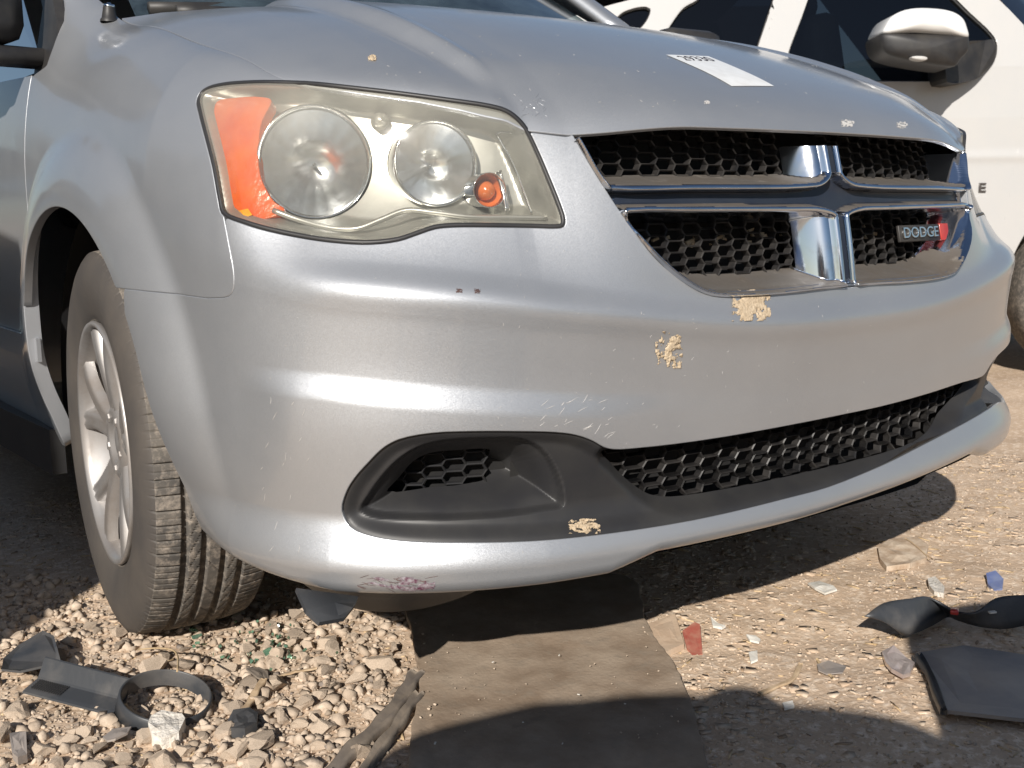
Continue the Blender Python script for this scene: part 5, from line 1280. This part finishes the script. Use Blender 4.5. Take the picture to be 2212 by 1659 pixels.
# curved black panel on the right
V=[];cols=[((1866,1332),(1948,1368),.055,.020),((1905,1305),(1966,1370),.062,.022),((1965,1293),(2010,1352),.060,.016),((2010,1290),(2050,1330),.050,.012),((2062,1318),(2072,1338),.035,.020),((2105,1322),(2120,1352),.040,.022),((2150,1292),(2170,1358),.060,.020),((2212,1285),(2235,1345),.066,.03),((2290,1290),(2310,1330),.06,.03)]
rows=6;pts_=[]
for (a,b_,ha,hb) in cols:
    A_=G(a[0],a[1],0);B_=G(b_[0],b_[1],0);A_=atz(a[0],a[1],ha+.012);B_=atz(b_[0],b_[1],hb)
    pts_.append([A_*(1-t)+B_*t+np.array([0,0,.006*math.sin(math.pi*t)]) for t in np.linspace(0,1,rows)])
pp=np.array(pts_);fine=np.array([smooth_poly(pp[:,j],4,False) for j in range(rows)]).transpose(1,0,2)
o=mesh_obj('curved_panel',fine.reshape(-1,3),grid_faces(fine.shape[0],rows).tolist(),M['black_faded'],None);md=o.modifiers.new('t','SOLIDIFY');md.thickness=.004;tag(o,'curved black plastic panel fragment with a red smear, right edge of the ground','car trim')
pr=atz(2062,1320,.05);v,f=boxv(pr,(.022,.014,.008),rotm('Z',.5),.002);mesh_obj('red_smear',v,f,M['red'],o)
pr=atz(2143,1322,.052);v,f=boxv(pr,(.013,.008,.003),rotm('Z',-.4));mesh_obj('stuck_label',v,f,M['white_chip'],o,False)
# shaded flat panel, lower right
slab('flat_panel',[(1985,1420),(2080,1405),(2300,1440),(2320,1590),(2212,1562),(2040,1545)],.006,M['grey_panel'],'flat grey trim panel lying in the shadow at the lower right','car trim',h=.012,cup=.02)
ribbon('panel_edge',[(1985,1425),(2010,1470),(2038,1545)],.012,.012,M['black_faded'],.016,None,'dark raised edging strip along the shaded grey panel','trim strip')
slab('red_chip',[(1474,1362),(1500,1348),(1512,1352),(1518,1398),(1496,1400),(1484,1388)],.004,M['reddust'],'flat red plastic chip near the right edge of the carpet','plastic chip',h=.004,tilt=(.1,.1))
slab('clay_block',[(1397,1352),(1458,1335),(1478,1392),(1440,1408),(1412,1396)],.012,M['brick'],'tan clay block beside the right edge of the carpet','block',h=.0)
slab('foil_scrap',[(1905,1412),(1930,1408),(1958,1425),(1976,1440),(1966,1462),(1950,1470),(1925,1455),(1912,1435)],.007,M['foil'],'crumpled shiny pale scrap beside the shadow edge on the right','foil scrap',h=.006,rough=.010,seed=4)
slab('blue_chip',[(2130,1242),(2150,1240),(2168,1250),(2166,1262),(2148,1264),(2134,1254)],.006,M['bluechip'],'small faded blue plastic chip on the dirt at right','plastic chip',h=.004,tilt=(.2,.1))
for k_,(px,lab) in enumerate((([(1612,1366),(1632,1369),(1643,1376),(1640,1382),(1620,1376)],'thin white plastic sliver right of the carpet'),([(1617,1403),(1636,1400),(1637,1420),(1622,1424)],'small square white chip below the white sliver'),([(1535,1330),(1552,1345),(1568,1350),(1560,1354),(1540,1348)],'curved white shaving close to the bumper shadow edge'),([(1745,1256),(1770,1252),(1800,1268),(1808,1276),(1782,1284),(1760,1272)],'white crumbled lump at the edge of the bumper shadow'),([(1690,1520),(1712,1515),(1716,1524),(1695,1530)],'pale paper scrap near the head-shaped shadow'))):
    slab('white_scrap',px,.004,M['white_chip'],lab,'scrap',h=.004,rough=.003,seed=k_)
slab('translucent_scrap',[(1765,1432),(1790,1424),(1828,1436),(1820,1452),(1785,1454),(1768,1446)],.002,M['grey_panel'],'flat clouded plastic scrap lying on the dirt','plastic scrap',h=.005)
slab('foam_block',[(328,1578),(352,1568),(395,1566),(402,1580),(388,1608),(350,1618),(330,1612),(322,1592)],.024,M['foam'],'white porous block lying on the gravel below the ring','foam block',h=-.002,rough=.006,seed=3)
slab('dark_scrap',[(488,1570),(505,1552),(540,1546),(558,1556),(556,1580),(530,1594),(500,1588)],.016,M['black_faded'],'crumpled dark grey scrap on the gravel right of the ring','scrap',h=.004,rough=.014,seed=7)
slab('grey_chip',[(222,1590),(245,1574),(284,1571),(276,1590),(250,1603),(232,1602)],.003,M['grey_panel'],'thin grey leaf-shaped chip on the gravel below the trim','chip',h=.013,tilt=(.1,-.2))
slab('dark_chip',[(532,1452),(560,1443),(578,1446),(582,1468),(556,1464)],.003,M['hose'],'flat brown triangular chip propped on stones','chip',h=.015,tilt=(-.2,.2))
slab('dark_chunk',[(22,1600),(45,1590),(58,1600),(60,1645),(40,1656),(28,1640)],.012,M['grey_panel'],'dark grey chunk at the lower left corner of the gravel','chunk',h=.004,rough=.006,seed=9)
slab('dirt_slab',[(1896,1188),(1920,1172),(1980,1165),(2005,1180),(2000,1206),(1965,1222),(1915,1228),(1900,1210)],.012,M['flake'],'flat tan slab of hard dirt at the edge of the bumper shadow','dirt slab',h=.0,rough=.004,seed=11)
slab('pale_lump',[(2004,1252),(2020,1246),(2040,1275),(2038,1294),(2018,1288),(2006,1270)],.010,M['foam'],'whitish lump above the curved black panel','lump',h=.0,rough=.004,seed=12)
ribbon('wood_sliver',[(521,1538),(540,1510),(556,1488),(570,1468)],.012,.004,M['wood'],.014,None,'flat wooden sliver standing out of the gravel','wood sliver')
ribbon('wood_sliver',[(583,1468),(620,1455),(655,1448),(684,1442)],.006,.003,M['wood'],.010,None,'long yellow splinter lying right of the stones','wood sliver')
ribbon('wood_sliver',[(1640,1496),(1680,1478),(1712,1462),(1730,1430)],.008,.004,M['wood'],.004,None,'bent brown stick on the dirt right of the carpet','stick')
ribbon('wood_sliver',[(262,1520),(290,1545),(318,1562),(345,1570)],.010,.003,M['wood'],.010,None,'yellowish dry leaf strip under the ring','dry leaf')
ribbon('wood_sliver',[(1955,1160),(1985,1178),(2016,1200)],.0022,.002,M['wood'],.014,None,'thin dark twig across the dirt slab','twig')
ribbon('wood_sliver',[(1765,1420),(1782,1445),(1800,1462)],.004,.003,M['straw'],.004,None,'thin dark twig beside the clouded plastic scrap','twig')
v,f=tube(smooth_poly([G(u,v_,.02+.02*k) for k,(u,v_) in enumerate([(297,1403),(340,1400),(372,1404),(384,1420),(383,1450)])],5,False),.0016,6);tag(mesh_obj('bent_straw',v,f,M['straw']),'thin bent straw arching over the stones behind the ring','straw')
# green glass
GP=smooth_poly([(0,0)],1) if False else None
def shards(c,spread,n_,size,grp,lab,seed):
    q=np.random.default_rng(seed)
    for i in range(n_):
        p=G(c[0]+q.normal()*spread[0],c[1]+q.normal()*spread[1],0);s=size*q.uniform(.5,1.2);a=np.sort(q.uniform(0,6.28,5));base=np.c_[np.cos(a),np.sin(a)]*s*q.uniform(.7,1.1,(5,1))
        z=float(gheight(p[0],p[1]))+.006;V=[(x,y,0) for x,y in base]+[(x,y,.0045) for x,y in base];F=[(4,3,2,1,0),(5,6,7,8,9)]+[(k,(k+1)%5,5+(k+1)%5,5+k) for k in range(5)]
        o=mesh_obj('glass_shard',V,F,M['greenglass'],None,False);o.location=(p[0],p[1],z+q.uniform(0,.006));o.rotation_euler=(q.uniform(-.7,.7),q.uniform(-.7,.7),0);tag(o,lab,'glass shard',grp)
shards((385,1358),(12,6),3,.014,'large green glass shards by the tyre','large pale green glass shard on the gravel just below the tyre',1)
shards((412,1372),(14,6),3,.011,'large green glass shards by the tyre','large pale green glass shard on the gravel just below the tyre',2)
shards((555,1400),(60,22),46,.0042,'crumbs of broken green glass','crumb of broken green glass among the stones',3)
shards((600,1420),(30,12),5,.0085,'green glass pieces right of the stones','green glass piece right of the large stones',4)
shards((740,1320),(34,8),12,.005,'crumbs of glass by the splash shield','crumb of green glass beside the torn splash shield',5)
# big stones placed one by one
for u,v_,s,lab in((335,1446,.030,'broad flat stone just behind the ring of the broken trim'),(396,1434,.026,'rough brown stone right behind the ring'),(482,1444,.021,'rounded pale stone beside the brown chip'),(602,1418,.022,'large round stone among the green glass'),(590,1352,.022,'large tan stone near the tyre shadow'),(640,1322,.021,'tan stone touching the torn splash shield'),(40,1540,.024,'big angular stone at the left edge of the gravel'),(150,1600,.018,'pale stone standing upright at the lower left'),(180,1582,.017,'grey-brown stone beside the upright pale stone'),(215,1350,.014,'long tan stone alone left of the tyre'),(530,1500,.014,'split stone right of the ring'),(505,1472,.016,'pale stone between the ring and the wood sliver'),(640,1560,.016,'angular stone under the wood splinters'),(318,1392,.013,'small stone casting a shadow behind the trim'),(420,1480,.014,'brown stone touching the right of the ring'),(650,1365,.017,'tan stone below the torn splash shield'),(130,1395,.012,'small stone above the channel of the trim'),(560,1640,.018,'angular stone at the bottom of the gravel'),(690,1500,.013,'stone at the right side of the gravel'),(90,1625,.017,'brown stone at the bottom left')):
    p=atz(u,v_+6);me=meshes[r_.integers(0,12)];add_stone(p[0],p[1],s,me,lab)

# ------------------------------------------------------------------ what stands outside the frame: the photographer, neighbours, and an added drum and vehicles
def person(name,label,J,E,radii,mats,loc=(0,0,0),rotz=0):
    """one continuous skinned body: J joint name -> xyz, E bones, radii per joint; mats(z-order function)"""
    names=list(J);me=bpy.data.meshes.new(name);me.from_pydata([J[k] for k in names],[(names.index(a),names.index(b)) for a,b in E],[])
    o=bpy.data.objects.new(name,me);link(o);o.location=loc;o.rotation_euler=(0,0,rotz)
    md=o.modifiers.new('s','SKIN');sv=me.skin_vertices[0].data
    for i,k in enumerate(names):
        r_=radii.get(k,.04);sv[i].radius=r_ if isinstance(r_,tuple) else (r_,r_)
    sv[names.index('pelvis')].use_root=True
    ss=o.modifiers.new('d','SUBSURF');ss.levels=2;ss.render_levels=2
    dg=bpy.context.evaluated_depsgraph_get();m2=bpy.data.meshes.new_from_object(o.evaluated_get(dg));o.modifiers.clear();o.data=m2;m2.shade_smooth();m2.materials.clear()
    for mm in mats[0]:m2.materials.append(mm)
    kd=[(np.array(J[k]),mats[1](k)) for k in names];pts=np.array([a for a,_ in kd])
    for p in m2.polygons:
        c=np.array(p.center[:]);p.material_index=kd[int(np.argmin(((pts-c)**2).sum(1)))][1]
    tag(o,label,'person');return o
M['skin']=mat('skin',(.42,.26,.18),.5,var=(.36,.21,.15),vscale=30)
M['shirt']=mat('dark navy shirt',(.03,.035,.06),.85,var=(.045,.05,.08),vscale=30)
M['jeans']=mat('blue jeans cloth',(.05,.07,.12),.9,var=(.08,.10,.15),vscale=40)
M['cap']=mat('black cap cloth',(.02,.02,.022),.85,var=(.03,.03,.03),vscale=30)
def chain_hand(J,E,rad,pre,wrist,dirv,side,curl):
    d=np.array(dirv,float);d/=np.linalg.norm(d);s=np.array(side,float);s/=np.linalg.norm(s);c=np.array(curl,float);c/=np.linalg.norm(c);w=np.array(wrist,float)
    J[pre+'palm']=tuple(w+d*.05);E.append((pre+'wrist',pre+'palm'));rad[pre+'palm']=(.034,.018)
    for i,(off,L) in enumerate(((-.030,.070),(-.010,.080),(.010,.074),(.030,.058))):
        b=w+d*.085+s*off;J[pre+'f%da'%i]=tuple(b);J[pre+'f%db'%i]=tuple(b+d*L*.45+c*L*.20);J[pre+'f%dc'%i]=tuple(b+d*L*.62+c*L*.62);E+= [(pre+'palm',pre+'f%da'%i),(pre+'f%da'%i,pre+'f%db'%i),(pre+'f%db'%i,pre+'f%dc'%i)]
        for q in'abc':rad[pre+'f%d%s'%(i,q)]=.009
    b=w+d*.03-s*.035;J[pre+'ta']=tuple(b);J[pre+'tb']=tuple(b-s*.025+d*.035+c*.015);E+=[(pre+'palm',pre+'ta'),(pre+'ta',pre+'tb')];rad[pre+'ta']=.012;rad[pre+'tb']=.010
def mi_(k):
    if k in('head','headtop','neck','chin') or 'palm' in k or k[1:2] in('f','t') and k[0] in'LR' or k.endswith('wrist'):return 0
    if any(t in k for t in('knee','ankle','toe','hip','thigh')):return 2
    return 1
# crouching photographer, leaning towards the phone
hc=CAM_LOC-E2*.32
fw=np.array([LD[0],LD[1]])/np.hypot(LD[0],LD[1]);rt=np.array([fw[1],-fw[0]])   # shadow direction and its right
def W(f,r,z): return (float(CAM_LOC[0]+fw[0]*f+rt[0]*r),float(CAM_LOC[1]+fw[1]*f+rt[1]*r),z)
J={};E=[];rad={}
J['pelvis']=W(-.78,-.10,.50);J['belly']=W(-.68,-.10,.68);J['chest']=W(-.52,-.10,.86);J['neck']=W(-.38,-.04,.97);J['head']=W(-.30,-.02,.93);J['headtop']=W(-.27,-.02,.97);J['upperback']=W(-.46,-.07,.97)
E+=[('pelvis','belly'),('belly','chest'),('chest','upperback'),('upperback','neck'),('neck','head'),('head','headtop')]
rad.update(pelvis=(.17,.13),belly=(.17,.13),chest=(.19,.13),neck=.085,head=.09,headtop=.08,upperback=(.17,.14))
for s_,n_ in((-1,'L'),(1,'R')):
    J[n_+'shoulder']=W(-.44,(.20 if s_>0 else -.31),1.02 if s_>0 else .98);J[n_+'elbow']=W(-.36,(.31 if s_>0 else -.50),.93 if s_>0 else .86);J[n_+'wrist']=W(-.10,.10*s_,.72)
    E+=[('upperback',n_+'shoulder'),(n_+'shoulder',n_+'elbow'),(n_+'elbow',n_+'wrist')];rad.update({n_+'shoulder':.10,n_+'elbow':.085,n_+'wrist':.03})
    J[n_+'hip']=W(-.68,.11*s_,.40);J[n_+'knee']=W(-.36,.24*s_,.50 if s_<0 else .20);J[n_+'ankle']=W(-.50 if s_<0 else -.75,.20*s_,.10);J[n_+'toe']=W(-.32 if s_<0 else -.62,.21*s_,.04)
    E+=[('pelvis',n_+'hip'),(n_+'hip',n_+'knee'),(n_+'knee',n_+'ankle'),(n_+'ankle',n_+'toe')];rad.update({n_+'hip':.095,n_+'knee':.065,n_+'ankle':.045,n_+'toe':.035})
    chain_hand(J,E,rad,n_,J[n_+'wrist'],np.array(W(-.03,.07*s_,.77))-np.array(J[n_+'wrist']),(0,0,1),np.array([rt[0],rt[1],0])*-s_)
ph=person('person','crouching person in dark shirt and jeans holding a phone out low',J,E,rad,([M['skin'],M['shirt'],M['jeans']],mi_))
v,f=lathe([(.0001,.075),(.05,.07),(.085,.04),(.098,.0),(.098,-.02)],np.array(J['head'])+[0,0,.045],(0,0,1),32,up=(1,0,0));mesh_obj('cap',v,f,M['cap'],ph);

# added drum out of view, casts the flat-topped shadow at lower right
dc=np.array([.136,-1.008])-fw*(.88/math.tan(R(SUN_EL)))+rt*.29
M['drum']=mat('rusty blue steel drum',(.05,.09,.16),.5,.3,var=(.20,.09,.045),vscale=6,vlo=.48,vhi=.6,rvar=.3,bump=.2,bscale=60)
dr=thing('shadow_drum','added rusty blue drum out of view beside the photographer, casting a shadow','drum',(float(dc[0]),float(dc[1]),0))
prof=[(.0001,.01),(.27,.01),(.285,0),(.29,.01),(.283,.03)]
for k in range(2):
    zc=.30+.28*k;prof+=[(.283,zc-.02),(.292,zc),(.283,zc+.02)]
prof+=[(.283,.85),(.290,.87),(.290,.88),(.280,.88),(.279,.862),(.0001,.860)]
v,f=lathe(prof,(0,0,0),(0,0,1),64,up=(1,0,0));mesh_obj('barrel',v,f,M['drum'],dr)
v,f=lathe([(.0001,.018),(.026,.018),(.030,.010),(.030,0)],(.17,0,.861),(0,0,1),20,up=(1,0,0));mesh_obj('bung',v,f,M['chrome'],dr)
# parked vehicles out of view: hatchback shaped to the shadow, others added for reflections
def car(label,loc,rotz,col,L=4.7,Wd=1.8,prof='sedan',name='parked_car',metal=.3):
    root=thing(name,label,'car',loc,rotz);pm=paint(name+' paint',col,metal,.38,.06,flake=.03)
    if prof=='sedan':body=[(-L/2,.35),(-L/2+.02,.62),(-L/2+.12,.80),(-L/2+.9,.93),(-L/2+1.0,.95),(L/2-.9,1.02),(L/2-.1,.98),(L/2,.85),(L/2,.40),(L/2-.3,.24),(-L/2+.3,.22)];cab=[(-L/2+1.0,.93),(-L/2+1.75,1.36),(-L/2+2.2,1.44),(L/2-1.6,1.44),(L/2-.75,1.03)]
    elif prof=='hatch':body=[(-L/2,.35),(-L/2+.02,.62),(-L/2+.12,.80),(-L/2+.9,.95),(-L/2+1.0,.97),(L/2-.1,1.0),(L/2,.9),(L/2,.40),(L/2-.2,.28),(-L/2+.3,.24)];cab=[(-L/2+1.0,.95),(-L/2+1.7,1.58),(-L/2+2.2,1.70),(L/2-.12,1.70),(L/2-.02,.98)]
    else:body=[(-L/2,.35),(-L/2+.02,.75),(-L/2+.10,.92),(-L/2+1.0,1.08),(L/2-.1,1.10),(L/2,.95),(L/2,.42),(L/2-.3,.28),(-L/2+.3,.28)];cab=[(-L/2+1.05,1.06),(-L/2+1.7,1.62),(-L/2+2.2,1.72),(L/2-.5,1.74),(L/2-.05,1.10)]
    def loft(pl,ws,m,nm,par,n=3,sh=()):
        P=smooth_poly(pl,n,sharp=sh);c=P.mean(0);k=len(P);V=[]
        for (wy,sc) in ws:
            for x,z in P:V.append((c[0]+(x-c[0])*sc,wy,c[1]+(z-c[1])*sc))
        F=[(i*k+j,i*k+(j+1)%k,(i+1)*k+(j+1)%k,(i+1)*k+j) for i in range(len(ws)-1) for j in range(k)];F+=[tuple(range(k-1,-1,-1)),tuple((len(ws)-1)*k+j for j in range(k))]
        return mesh_obj(nm,V,F,m,par)
    h=Wd/2;loft(body,((-h,.96),(-h+.03,.99),(-h+.12,1),(h-.12,1),(h-.03,.99),(h,.96)),pm,'body',root)
    loft(cab,((-h+.26,.90),(-h+.16,.97),(-h+.22,1.0),(h-.22,1.0),(h-.16,.97),(h-.26,.90)),M['darkglass2'],'windows',root,2,sh=(0,4))
    x0,x1=cab[1][0]+.15,cab[3][0]-.1;mesh_obj('roof',*boxv(((x0+x1)/2,0,cab[2][1]+.005),(x1-x0,Wd-.5,.03),None,.012),pm,root)
    for xp in(cab[1][0]+.95,x1-.1):
        for s_ in(-1,1):
            z0=body[4][1];z1_=cab[2][1];V,F=join([tube([(xp,s_*(h-.13),z0-.02),(xp+.03,s_*(h-.22),z1_)],.028,6)]);mesh_obj('roof_pillar',V,F,pm,root)
    for xw in(-L/2+.9,L/2-.95):
        for s_ in(-1,1):cheap_wheel(root,(xw,s_*(h+.01),.33),r=.33,w=.2,ax=(0,-s_,0))
    for s_ in(-1,1):
        mesh_obj('headlight',*boxv((-L/2+.05,s_*(h-.3),body[1][1]+.06),(.10,.34,.12),None,.03),M['chrome_clean'],root)
        mesh_obj('tail_light',*boxv((L/2-.03,s_*(h-.22),.78),(.08,.30,.16),None,.02),M['red'],root)
        mesh_obj('wing_mirror',*boxv((cab[0][0]+.55,s_*(h+.06),1.02),(.12,.18,.12),None,.03),pm,root)
    return root
car('grey hatchback parked close on the passenger side of the silver minivan',(-3.06,1.36,0),R(-90),(.16,.165,.17),L=4.4,Wd=1.8,prof='hatch')
car('added tall dark wagon out of view behind the grey hatchback',(-3.1,6.35,0),R(-90),(.06,.065,.07),L=4.8,Wd=1.85,prof='wagon')
car('added tan wagon out of view at the far end behind the dark wagon',(-3.2,11.6,0),R(-90),(.22,.19,.15),L=4.8,Wd=1.85,prof='wagon')
rowx=[(-9.5,.06,'wagon'),(-6.4,.45,'sedan'),(-3.4,.03,'wagon'),(-.6,.30,'sedan'),(2.3,.05,'wagon'),(5.2,.5,'sedan')]
nm_={0:'dark grey',1:'white',2:'black',3:'silver grey',4:'dark blue',5:'pale grey'}
colr={0:(.05,.05,.055),1:(.55,.54,.5),2:(.02,.02,.022),3:(.25,.25,.26),4:(.03,.04,.09),5:(.4,.39,.37)}
pos_={0:'far left end of',1:'second from the left in',2:'left of centre in',3:'right of centre in',4:'second from the right in',5:'right end of'}
for i,(x,_,pf) in enumerate(rowx):
    car('%s %s parked nose in, %s the added row out of view, facing the minivan'%(nm_[i],'wagon' if pf=='wagon' else 'sedan',pos_[i]),(x,-8.6-(.3 if i%2 else 0),0),R(-90+rnd.uniform(-4,4)),colr[i],prof=pf)
